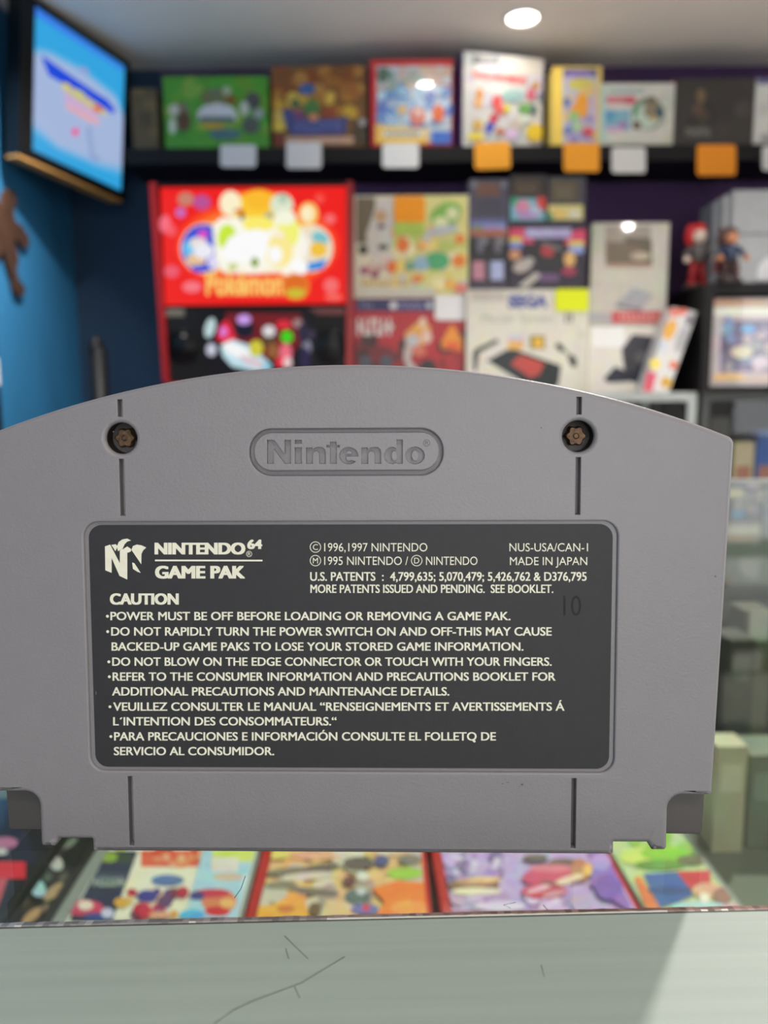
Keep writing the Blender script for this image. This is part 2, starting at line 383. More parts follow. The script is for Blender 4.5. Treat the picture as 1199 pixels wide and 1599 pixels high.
game_box('game_box', 'tall white game box with red lettering and scattered small figures, angled on the shelf', 'game box', (723, 79, 853, 226), TY-.028, .08, (208, 206, 200), art, zbase=shelf_z, yaw=math.radians(14), group=GB, left=(104, 74, 140))
def art(A):
    A.rect(864, 104, 877, 225, (244, 208, 90)).rect(879, 108, 932, 224, (190, 190, 214)).rect(880, 108, 932, 120, (80, 80, 130)).ell(905, 116, 22, 6, (150, 130, 190)).ell(908, 132, 22, 10, (214, 200, 100))
    A.scatter(882, 142, 932, 220, 26, [(150, 140, 200), (214, 180, 190), (180, 190, 220), (226, 190, 130)], 5, 9, 9)
    A.ell(908, 160, 10, 14, (240, 160, 50)).ell(904, 172, 14, 12, (240, 164, 56)).ell(896, 182, 8, 8, (150, 200, 130)).ell(918, 206, 9, 7, (220, 80, 90)).ell(900, 198, 8, 8, (170, 206, 150)).ell(885, 205, 6, 6, (90, 120, 190)).ell(884, 160, 5, 8, (90, 110, 170))
game_box('game_box', 'narrow yellow game box with an orange figure, right of the tall white box', 'game box', (862, 104, 938, 226), TY, .09, (232, 206, 110), art, zbase=shelf_z, group=GB)
def art(A):
    A.rect(938, 133, 946, 222, (176, 210, 206)).rect(950, 138, 1006, 146, (170, 184, 184)).rect(946, 150, 992, 162, (214, 130, 140)).ell(984, 157, 10, 6, (206, 90, 110))
    A.rect(944, 172, 984, 204, (130, 180, 200)).ell(952, 180, 8, 9, (96, 160, 196)).ell(972, 196, 9, 8, (160, 140, 190)).ell(958, 202, 14, 5, (206, 170, 200))
    A.ell(1012, 178, 25, 26, (110, 136, 110)).ell(1010, 182, 20, 20, (200, 214, 196)).ell(1018, 172, 13, 14, (150, 130, 104)).ell(1030, 176, 7, 10, (60, 90, 110)).ell(1017, 156, 7, 6, (116, 110, 80)).ell(992, 172, 5, 8, (90, 160, 110)).ell(994, 196, 7, 7, (110, 90, 70)).ell(1020, 184, 6, 5, (190, 160, 100))
    A.scatter(1030, 140, 1050, 215, 8, [(206, 204, 190), (196, 196, 186)], 4, 8, 10)
game_box('game_box', 'white landscape console box with a round green picture, right of the yellow box', 'game box', (937, 130, 1052, 226), TY, .12, (216, 214, 202), art, zbase=shelf_z, group=GB)
def art(A):
    A.scatter(1058, 125, 1170, 228, 18, [(56, 50, 48), (64, 58, 54), (48, 44, 42)], 8, 18, 11)
    A.ell(1094, 150, 7, 12, (122, 98, 72)).ell(1090, 172, 9, 10, (98, 80, 64)).ell(1096, 178, 12, 6, (82, 66, 54)).ell(1158, 170, 12, 14, (72, 68, 64)).rect(1070, 200, 1108, 212, (86, 84, 80))
    A.bars(1070, 200, 1110, 214, 6, (120, 118, 112))
game_box('game_box', 'charcoal game box with a faint brown figure, second from the right end', 'game box', (1054, 122, 1176, 232), TY, .10, (58, 53, 50), art, M_print, zbase=shelf_z, group=GB)
def art(A): A.rect(1184, 160, 1199, 180, (206, 206, 202)).ell(1195, 216, 10, 8, (170, 168, 170)).rect(1182, 120, 1230, 132, (110, 112, 150))
game_box('game_box', 'white game box cut off by the right edge of the photo on the top shelf', 'game box', (1178, 122, 1262, 232), TY, .10, (222, 220, 214), art, zbase=shelf_z, group=GB)

# price tags on the shelf edge
def price_tag(rect, Y, col, label, cat='price tag', group='price tags', rot=0.0):
    x0, y0, x1, y1 = rect; r = 5; pts = []
    for cx, cy, a0 in ((x1-r, y0+r, -90), (x1-r, y1-r, 0), (x0+r, y1-r, 90), (x0+r, y0+r, 180)):
        for k in range(4):
            a = math.radians(a0+k*30); pts.append((cx+r*math.cos(a), cy+r*math.sin(a)))
    mx, my = (x0+x1)/2, (y0+y1)/2
    pts = [(mx+(x-mx)*math.cos(rot)-(y-my)*math.sin(rot), my+(x-mx)*math.sin(rot)+(y-my)*math.cos(rot)) for x, y in pts]
    P = [hitY(x, y, Y) for x, y in pts]
    o = MB().prism(P, (0, 0.0016, 0), col).build('price_tag', M_card, origin=hitY(mx, y1, Y))
    return tag(o, label, cat, group)
TG = 'price tags hanging from the top shelf'
tags = [((344, 226, 400, 261), (214, 212, 212), 'white price tag under the green box on the shelf edge'),
        ((447, 222, 502, 263), (216, 214, 214), 'white price tag under the brown and gold box'),
        ((597, 224, 654, 262), (232, 232, 230), 'white price tag under the red-edged box'),
        ((741, 222, 797, 264), (255, 172, 40), 'brightly lit orange price tag under the tall white box'),
        ((880, 223, 936, 268), (250, 164, 36), 'orange price tag under the narrow yellow box'),
        ((955, 230, 1008, 270), (222, 220, 216), 'white price tag under the console box with the round green picture'),
        ((1088, 226, 1149, 274), (250, 152, 22), 'orange price tag under the charcoal box'),
        ((1190, 228, 1240, 266), (222, 220, 216), 'white price tag cut off at the right edge of the photo')]
for r, c, l in tags: price_tag(r, SH_Y-.004, c, l, group=TG, rot=(-.03 if r[0] == 741 else 0))

# red round sticker-like cap between boxes
tag(MB().ball(hitY(1060, 131, TY+.01)+Vector((0, .02, 0)), .024, .02, .022).build('red_ball', M_red, origin=hitY(1060, 131, TY)), 'small red ball perched between the white console box and the charcoal box', 'ball')

# ------------------------------------------------------------------ showcases under the boxes
CT_Y = 2.50
case_top = hitY(1000, 613, CT_Y).z
def showcase(name, x0, x1, y0, y1, z1, metal, label, shelfcol):
    E0 = empty(name, ((x0+x1)/2, y0, 0), label, 'display case')
    t = .028
    m = MB()
    for z in (0.03, z1-t): 
        m.box((x0, y0, z), (x1, y0+t, z+t)); m.box((x0, y1-t, z), (x1, y1, z+t))
        m.box((x0, y0+t, z), (x0+t, y1-t, z+t)); m.box((x1-t, y0+t, z), (x1, y1-t, z+t))
    for x in (x0, x1-t):
        for y in (y0, y1-t): m.box((x, y, 0.03+t), (x+t, y+t, z1-t))
    m.build('frame', metal, E0)
    MB().box((x0, y0, 0), (x1, y1, .03)).build('plinth', M_black, E0)
    MB().box((x0+t, y0+t, z1-.012), (x1-t, y1-t, z1-.0005)).build('top_panel', M_black, E0)
    MB().box((x0+t, y1-t-.004, .06), (x1-t, y1-t, z1-t)).build('back_panel', M_black, E0)
    MB().box((x0+t, y0+.008, .06), (x1-t, y0+.013, z1-t)).build('front_pane', M_pane, E0)
    for z in (.38, z1-.33): MB().box((x0+t, y0+.03, z), (x1-t, y1-t-.006, z+.008)).build('inner_shelf', shelfcol, E0)
    return E0
xa0 = hitY(556, 620, CT_Y).x; xa1 = hitY(1087, 640, CT_Y).x
showcase('glass_showcase', xa0, xa1, CT_Y, YB-.02, case_top, M_alu, 'aluminium-framed glass showcase carrying the stacked console boxes', M_pane)
xb0 = hitY(1092, 640, CT_Y).x
showcase('glass_showcase', xb0+.005, xb0+1.0, CT_Y, YB-.02, case_top, M_darkmetal, 'dark-framed glass showcase at the right carrying the black game cabinet', M_pane)
# things inside the dark showcase
inz = case_top-.33+.008
for (px0, px1, pyt, c, l) in [(1146, 1178, 690, (206, 184, 150), 'cream figure box inside the dark-framed showcase'), (1182, 1240, 672, (44, 90, 170), 'blue game box inside the dark-framed showcase'), (1108, 1138, 652, (70, 62, 60), 'dark brown box inside the dark-framed showcase')]:
    x0 = hitY(px0, 700, 2.66).x; x1 = hitY(px1, 700, 2.66).x; zt = hitY(px0, pyt, 2.66).z
    mb = MB(); mb.box((x0, 2.66, inz), (x1, 2.74, zt), c)
    mb.box((x0+.01, 2.6595, inz+.02), (x1-.01, 2.66, inz+.07), (180, 110, 90))
    tag(mb.build('toy_box', M_print, origin=((x0+x1)/2, 2.7, inz)), l, 'box', 'boxes inside the dark showcase')

# ------------------------------------------------------------------ stacked console boxes
BY = 2.60
def art(A):
    A.rect(556, 466, 680, 486, (44, 44, 92)).ell(614, 477, 6, 6, (220, 220, 226)).bars(563, 474, 584, 480, 3, (150, 150, 190)).bars(622, 473, 662, 482, 7, (150, 150, 190)).ell(670, 477, 5, 5, (200, 200, 210)).rect(680, 466, 730, 498, (96, 16, 24))
    A.rect(556, 487, 730, 580, (176, 24, 32)).scatter(556, 530, 730, 600, 26, [(110, 16, 20), (60, 14, 16), (140, 24, 26), (40, 14, 14)], 8, 16, 20)
    A.bars(558, 497, 616, 524, 6, (222, 222, 218))
    A.poly([(632, 520), (655, 500), (672, 510), (672, 530), (650, 545), (634, 540)], (222, 160, 70)).ell(660, 504, 6, 9, (226, 196, 160)).ell(644, 532, 11, 10, (190, 190, 190)).ell(666, 526, 8, 11, (224, 190, 170)).ell(654, 548, 11, 9, (206, 110, 80)).poly([(632, 540), (644, 545), (640, 562), (655, 580), (640, 585), (630, 560)], (190, 180, 176))
    A.poly([(688, 535), (705, 505), (722, 530), (722, 548), (690, 545)], (230, 140, 30)).ell(706, 540, 14, 6, (226, 90, 30)).poly([(690, 552), (712, 552), (724, 590), (700, 590)], (170, 30, 34)).rect(562, 556, 580, 600, (70, 76, 84)).rect(594, 556, 612, 600, (70, 76, 84))
    A.ell(668, 575, 14, 14, (30, 20, 20))
rb = game_box('console_box', 'red console box with a white title block and dark blue band beside the pinball machine', 'console box', (553, 465, 726, 613), BY, .16, (170, 24, 32), art, M_print, zbase=case_top)
def art(A):
    A.rect(556, 306, 612, 455, (222, 216, 190)).rect(556, 308, 586, 380, (110, 100, 80))
    A.poly([(590, 312), (612, 310), (614, 400), (600, 420), (574, 395), (572, 365)], (206, 204, 196)).ell(594, 338, 10, 10, (196, 160, 120)).ell(595, 354, 6, 4, (70, 64, 70)).ell(598, 386, 8, 5, (76, 80, 60)).ell(567, 390, 8, 8, (60, 66, 50)).ell(600, 408, 18, 12, (214, 208, 196))
    A.scatter(564, 405, 612, 430, 12, [(206, 160, 150), (220, 200, 180), (180, 110, 100), (150, 90, 110)], 4, 8, 21)
    A.rect(614, 306, 730, 460, (226, 220, 140))
    A.scatter(616, 345, 728, 455, 50, [(230, 222, 150), (236, 214, 110), (206, 214, 120), (240, 232, 180), (206, 206, 200), (236, 190, 120)], 6, 13, 22)
    A.rect(616, 345, 662, 368, (176, 200, 80)).ell(696, 336, 26, 18, (130, 186, 80), -.5).ell(688, 348, 12, 9, (230, 234, 180)).ell(706, 334, 10, 10, (226, 230, 180)).ell(690, 360, 26, 6, (190, 196, 206), -.2)
    A.ell(629, 383, 10, 12, (234, 120, 40)).ell(612, 417, 8, 10, (234, 110, 40)).ell(718, 374, 8, 8, (236, 140, 50)).ell(716, 408, 11, 10, (236, 130, 40)).ell(682, 408, 20, 14, (76, 166, 110)).ell(657, 412, 12, 12, (150, 180, 200)).ell(640, 416, 9, 7, (120, 160, 130)).ell(652, 436, 9, 8, (224, 140, 70)).ell(718, 450, 12, 8, (226, 130, 110)).ell(702, 444, 10, 8, (236, 180, 80)).ell(656, 450, 8, 8, (200, 220, 160))
    A.ell(660, 383, 8, 8, (240, 180, 90)).ell(698, 384, 14, 8, (190, 200, 100)).bars(566, 437, 642, 446, 10, (214, 170, 40)).rect(553, 452, 680, 460, (206, 202, 190))
yb = game_box('console_box', 'yellow and cream console box with colourful scattered artwork on top of the red box', 'console box', (551, 305, 731, 464), BY, .12, (220, 216, 196), art, M_print, zbase=rb['top_z'])
price_tag((615, 306, 664, 347), BY-.006, (252, 160, 30), 'orange price tag stuck on the yellow and cream console box')
price_tag((679, 461, 728, 500), BY-.006, (236, 236, 234), 'white price tag stuck on the red console box')
def art(A):
    A.rect(735, 455, 790, 470, (190, 184, 170))
    A.text('SEGA', 793, 460, 856, 481, (70, 84, 150), .06)
    A.text('Master System', 752, 490, 866, 508, (168, 168, 158)).text('II', 882, 489, 894, 504, (120, 116, 106), .02)
    A.poly([(738, 552), (742, 545), (776, 529), (779, 534), (748, 551), (744, 580), (739, 579)], (34, 44, 44))
    A.poly([(760, 563), (797, 543), (876, 571), (872, 600), (858, 612), (820, 600)], (18, 30, 30)).poly([(797, 568), (812, 554), (850, 567), (842, 585), (828, 590)], (186, 66, 56))
    A.rect(793, 532, 817, 546, (222, 170, 90)).rect(793, 522, 817, 532, (200, 190, 206)).rect(827, 524, 851, 545, (150, 130, 40)).ell(840, 535, 8, 8, (226, 180, 60))
    A.poly([(866, 540), (872, 534), (882, 545), (876, 551)], (40, 42, 40)).poly([(886, 558), (892, 553), (906, 566), (898, 574), (892, 572)], (40, 42, 40)).poly([(878, 547), (881, 545), (892, 556), (889, 559)], (120, 120, 110))
    A.rect(900, 515, 915, 610, (208, 204, 188))
sb2 = game_box('console_box', 'cream console box with a picture of a black console and blue capital title', 'console box', (728, 452, 918, 614), BY-.03, .2, (214, 210, 194), art, M_print, zbase=case_top)
price_tag((867, 451, 919, 486), BY-.036, (226, 236, 16), 'fluorescent yellow price tag on the cream console box')
sz = sb2['top_z']
def art(A):
    A.rect(795, 350, 915, 452, (38, 28, 48)).poly([(795, 356), (822, 356), (835, 380), (795, 380)], (222, 70, 110)).rect(796, 370, 815, 378, (226, 206, 70)).rect(796, 378, 815, 388, (130, 150, 214)).poly([(880, 380), (895, 360), (914, 358), (914, 384), (888, 384)], (226, 70, 110)).rect(888, 376, 911, 384, (226, 206, 90)).rect(888, 384, 911, 396, (150, 160, 220))
    A.rect(820, 356, 892, 372, (170, 160, 206)).bars(826, 358, 888, 370, 9, (206, 200, 230))
    A.poly([(822, 392), (842, 374), (880, 378), (886, 395), (880, 420), (850, 425), (838, 405)], (34, 30, 34)).poly([(842, 376), (874, 384), (878, 392), (862, 390), (846, 382)], (110, 106, 106)).ell(854, 393, 11, 8, (186, 56, 60), .4).ell(803, 398, 10, 8, (214, 150, 110)).ell(816, 415, 16, 10, (190, 176, 166), -.4).ell(826, 408, 8, 6, (176, 170, 170)).ell(889, 405, 9, 12, (226, 176, 110)).ell(888, 424, 12, 7, (160, 50, 80))
    A.poly([(808, 447), (836, 425), (846, 430), (822, 450)], (190, 186, 176)).rect(842, 428, 872, 440, (110, 80, 120))
pz = game_box('console_box', 'purple and black retro console box with rainbow corners on top of the cream box', 'console box', (795, 350, 915, 452), BY, .12, (44, 34, 56), art, M_print, zbase=sz)
def art(A):
    A.ell(750, 380, 6, 16, (110, 106, 116)).ell(777, 380, 6, 16, (110, 106, 116)).rect(738, 408, 757, 437, (196, 130, 150)).rect(766, 408, 786, 437, (176, 186, 224)).ell(757, 376, 6, 5, (130, 130, 130)).ell(783, 376, 6, 5, (130, 130, 130)).rect(733, 440, 793, 450, (60, 50, 70))
cb = game_box('accessory_box', 'dark box with two upright controllers printed on it, left of the rainbow console box', 'accessory box', (732, 370, 793, 452), BY, .1, (24, 22, 26), art, M_print, zbase=sz)
def art(A):
    A.rect(744, 286, 780, 306, (112, 78, 66)).rect(742, 310, 782, 338, (72, 70, 84)).rect(736, 342, 790, 350, (106, 110, 160)).rect(736, 350, 790, 358, (150, 150, 200)).rect(738, 352, 754, 358, (110, 150, 110)).rect(734, 358, 792, 369, (176, 104, 80)).ell(740, 288, 5, 6, (120, 120, 132)).ell(786, 288, 5, 6, (120, 120, 132))
game_box('cartridge_box', 'dark grey boxed cartridge standing on the controller box', 'game box', (732, 280, 794, 370), BY, .06, (78, 76, 92), art, M_print, zbase=cb['top_z'])
def art(A):
    A.rect(799, 278, 848, 306, (62, 52, 44)).rect(806, 286, 838, 302, (86, 72, 58)).rect(797, 310, 850, 344, (126, 190, 206)).ell(816, 322, 12, 10, (222, 140, 170)).ell(845, 318, 8, 12, (216, 70, 60)).ell(803, 314, 6, 7, (60, 160, 120)).ell(824, 336, 20, 6, (186, 150, 200)).ell(836, 328, 8, 7, (190, 200, 226))
game_box('cartridge_box', 'boxed cartridge with a cyan and pink label above the rainbow console box', 'game box', (796, 273, 853, 350), BY+.005, .06, (44, 40, 44), art, M_print, zbase=pz['top_z'])
def art(A):
    A.rect(860, 282, 902, 314, (90, 80, 60)).rect(868, 290, 894, 310, (104, 94, 74)).rect(856, 320, 910, 343, (222, 206, 130)).ell(872, 334, 10, 7, (236, 200, 110)).ell(897, 334, 9, 7, (222, 222, 200)).ell(859, 338, 6, 5, (90, 160, 120))
game_box('cartridge_box', 'boxed cartridge with a yellow label above the right half of the rainbow console box', 'game box', (855, 276, 914, 350), BY+.005, .06, (66, 66, 72), art, M_print, zbase=pz['top_z'])
def art(A):
    A.rect(922, 350, 940, 395, (186, 192, 170)).rect(944, 352, 1016, 415, (160, 148, 136)).rect(946, 378, 1018, 414, (112, 96, 74)).poly([(975, 370), (1016, 372), (1018, 412), (1002, 412), (1000, 385), (976, 380)], (92, 80, 60)).ell(1000, 400, 16, 7, (190, 170, 150)).rect(948, 412, 1016, 418, (176, 140, 120)).rect(925, 420, 1038, 440, (208, 202, 184))
    A.poly([(960, 474), (990, 450), (1022, 460), (1002, 482)], (170, 166, 172)).poly([(960, 474), (1002, 482), (1002, 487), (962, 480)], (130, 124, 130))
    A.rect(955, 486, 1040, 505, (206, 80, 84)).bars(968, 491, 1030, 500, 8, (226, 170, 166)).rect(922, 488, 955, 503, (180, 174, 176))
gz = game_box('console_box', 'grey-beige console box in clear plastic with a red band, right of the cream box', 'console box', (922, 348, 1042, 510), BY+.02, .14, (204, 198, 184), art, M_glossprint, zbase=hitY(980, 508, BY+.02).z)
def art(A):
    A.rect(924, 505, 975, 542, (236, 236, 232)).poly([(988, 522), (1028, 526), (1030, 590), (1010, 600), (975, 580), (970, 545)], (54, 54, 60)).poly([(942, 592), (960, 572), (985, 582), (1000, 570), (1025, 578), (1020, 598), (1000, 600), (985, 596), (950, 598)], (30, 34, 50)).ell(1004, 558, 14, 10, (86, 84, 88)).ell(958, 560, 14, 10, (220, 218, 206))
game_box('console_box', 'white console box with a dark controller picture under the grey-beige box', 'console box', (918, 509, 1044, 614), BY, .2, (222, 216, 204), art, M_print, zbase=case_top)
# tilted box leaning beside
def leaning():
    LY = BY-.094
    P = [hitY(1004, 611, LY), hitY(1044, 611, LY), hitY(1086, 487, LY), hitY(1050, 480, LY)]
    P[0].z = P[1].z = case_top+.001
    u = (P[1]-P[0]); v = (P[3]-P[0])
    mb = MB(); d = Vector((0, .088, 0))
    mb.prism([p+Vector((0, .0005, 0)) for p in P], d, (226, 224, 220))
    A = Art(mb, (P[0].x, LY, case_top), Vector((1, 0, 0)), Vector((0, 0, 1)), Vector((0, -1, 0)), .4, .4)
    A.poly([(1004, 611), (1044, 611), (1088, 487), (1052, 480)], (214, 212, 210))
    A.poly([(1000, 611), (1018, 612), (1026, 582), (1010, 580)], (206, 80, 100)).poly([(1044, 482), (1072, 482), (1074, 490), (1048, 496)], (222, 120, 100)).ell(1046, 515, 9, 17, (226, 170, 70), .4).ell(1023, 568, 9, 9, (236, 214, 100)).ell(1051, 570, 7, 7, (222, 120, 90)).ell(1040, 597, 9, 9, (206, 160, 60)).ell(1064, 530, 8, 22, (170, 170, 174), .35).ell(1076, 500, 5, 9, (110, 100, 120), .35).ell(1036, 540, 8, 8, (200, 206, 220))
    o = mb.build('game_box', M_print, origin=(P[0].x, LY+.04, case_top), recalc=False)
    tag(o, 'slim multicoloured game box leaning against the white console box', 'game box')
leaning()

# black cabinet with game cases, figures and console on top
KY = 2.46
kx0 = hitY(1096, 560, KY).x; kx1 = kx0+.62; kz = hitY(1150, 441, KY).z; t = .035
K = empty('game_cabinet', ((kx0+kx1)/2, KY, case_top), 'black open cabinet full of game cases on the right showcase', 'cabinet')
MB().box((kx0, KY, kz-t), (kx1, KY+.3, kz)).build('top_board', M_black, K)
MB().box((kx0, KY, case_top), (kx1, KY+.3, case_top+.018)).build('bottom_board', M_black, K)
for x in (kx0, kx1-t*.8): MB().box((x, KY, case_top+.018), (x+t*.8, KY+.3, kz-t)).build('side_panel', M_black, K)
MB().box((kx0+t*.8, KY+.29, case_top+.018), (kx1-t*.8, KY+.3, kz-t)).build('back_panel', M_black, K)
cz = case_top+.018
def art(A):
    A.rect(1114, 468, 1199, 478, (196, 150, 110)).rect(1114, 480, 1260, 492, (210, 214, 196)).rect(1122, 500, 1260, 580, (94, 84, 116)).scatter(1124, 500, 1205, 585, 26, [(110, 130, 170), (140, 140, 140), (100, 90, 120), (170, 160, 160), (130, 120, 150)], 6, 12, 31)
    A.ell(1168, 514, 11, 7, (80, 150, 200)).ell(1136, 514, 9, 8, (100, 140, 170)).ell(1158, 550, 17, 10, (200, 190, 160)).ell(1186, 566, 14, 10, (196, 184, 196)).rect(1114, 584, 1160, 594, (214, 170, 100)).rect(1160, 588, 1199, 597, (190, 160, 140)).ell(1132, 542, 8, 10, (70, 62, 86)).ell(1188, 524, 10, 5, (180, 170, 170))
    A.rect(1118, 500, 1124, 585, (180, 168, 176))
game_box('game_case', 'large sealed game case with a purple and blue cover in the black cabinet', 'game case', (1112, 466, 1206, 606), KY+.03, .12, (176, 164, 164), art, M_glossprint, zbase=cz)
def art(A): A.scatter(1208, 480, 1290, 590, 10, [(120, 130, 160), (190, 170, 150), (150, 90, 90)], 6, 12, 33)
game_box('game_case', 'grey game case right of the purple one in the black cabinet, beyond the photo edge', 'game case', (1208, 472, 1270, 606), KY+.03, .12, (150, 150, 160), art, M_glossprint, zbase=cz)

# grey upright console
M_cgrey = mat('light_grey_plastic', (176, 178, 180), 0.5)
M_cdark = mat('mid_grey_plastic', (120, 124, 130), 0.5)
gx0 = hitY(1141, 380, KY+.11).x; gzt = hitY(1160, 297, KY+.11).z
G = empty('upright_console', (gx0+.12, KY+.12, kz), 'light grey upright console standing on the black cabinet at the right edge', 'game console')
zs = hitY(1160, 366, KY+.11).z
X = Matrix.Translation((gx0, KY+.11, 0))
MB().box((0, 0, zs+.003), (.26, .16, gzt), X=X).build('upper_shell', M_cgrey, G)
MB().box((0, 0, kz), (.26, .16, zs-.003), X=X).build('lower_shell', M_cgrey, G)
MB().box((.004, .004, zs-.003), (.256, .156, zs+.003), X=X).build('seam', M_cdark, G)
MB().box((-.022, .02, kz), (-.002, .14, gzt-.012), X=X).build('side_panel', M_cgrey, G)
MB().box((-.05, .03, kz), (-.028, .13, gzt-.03), X=X).build('side_panel', M_cdark, G)
MB().box((-.028, .05, kz+.05), (.0, .11, gzt-.06), X=X).build('core', M_blackgloss, G)
ls = MB(); pts = [(1180, 437), (1184, 415), (1199, 400), (1215, 400), (1215, 437)]
ls.prism([hitY(x, y, KY+.104) for x, y in pts], (0, .006, 0)); ls.build('front_flap', mat('white_plastic', (222, 222, 224), .4), G)

# small toy figures
def figure(px, label, hat, face, torso, legs, Y, w, top, base, cape=None):
    c = hitY(px, (top+base)/2, Y); zt = hitY(px, top, Y).z; h = zt-kz
    r = w/F*2.45
    E0 = empty('toy_figure', (c.x, Y, kz), label, 'toy figure')
    mb = MB()
    mb.tube([(c.x, Y, kz), (c.x, Y, kz+.006)], r*.9, (60, 54, 50), n=16); mb.build('base', M_print, E0)
    mb = MB()
    for s in (-1, 1): 
        mb.tube([(c.x+s*r*.35, Y, kz+.006), (c.x+s*r*.3, Y, kz+h*.25), (c.x+s*r*.22, Y, kz+h*.42)], [r*.26, r*.24, r*.26], legs)
        mb.ball((c.x+s*r*.4, Y-.006, kz+.012), r*.3, r*.42, .012, legs)
    mb.tube([(c.x, Y, kz+h*.38), (c.x, Y, kz+h*.5), (c.x, Y, kz+h*.62), (c.x, Y, kz+h*.68)], [r*.42, r*.5, r*.48, r*.24], torso, n=12)
    for s in (-1, 1): mb.tube([(c.x+s*r*.4, Y, kz+h*.63), (c.x+s*r*.85, Y-.005, kz+h*.5), (c.x+s*r*.9, Y-.02, kz+h*.42)], [r*.2, r*.17, r*.16], torso)
    for s in (-1, 1): mb.ball((c.x+s*r*.9, Y-.024, kz+h*.41), r*.22, r*.22, r*.22, face)
    mb.ball((c.x, Y-.004, kz+h*.78), r*.45, r*.42, h*.12, face)
    mb.build('body', M_print, E0)
    mb = MB(); mb.ball((c.x, Y+.006, kz+h*.86), r*.52, r*.5, h*.13, hat); mb.ball((c.x-r*.5, Y+.01, kz+h*.8), r*.35, r*.35, h*.18, hat); mb.build('hair', M_print, E0)
    if cape:
        mb = MB(); mb.prism([(c.x-r*.5, Y+.02, kz+h*.68), (c.x+r*.5, Y+.02, kz+h*.68), (c.x+r*1.0, Y+.02, kz+h*.2), (c.x-r*1.0, Y+.02, kz+h*.2)], (0, .008, 0), cape); mb.build('cape', M_print, E0)
figure(1090, 'small toy figure with bright red hair and pale face on the black cabinet', (200, 16, 26), (226, 206, 190), (90, 84, 84), (160, 20, 26), KY+.11, 24, 346, 440)
figure(1140, 'small toy figure with a dark red cape and blue chest on the black cabinet', (70, 40, 30), (196, 130, 90), (44, 54, 84), (60, 30, 30), KY+.005, 22, 352, 440, cape=(92, 24, 26))

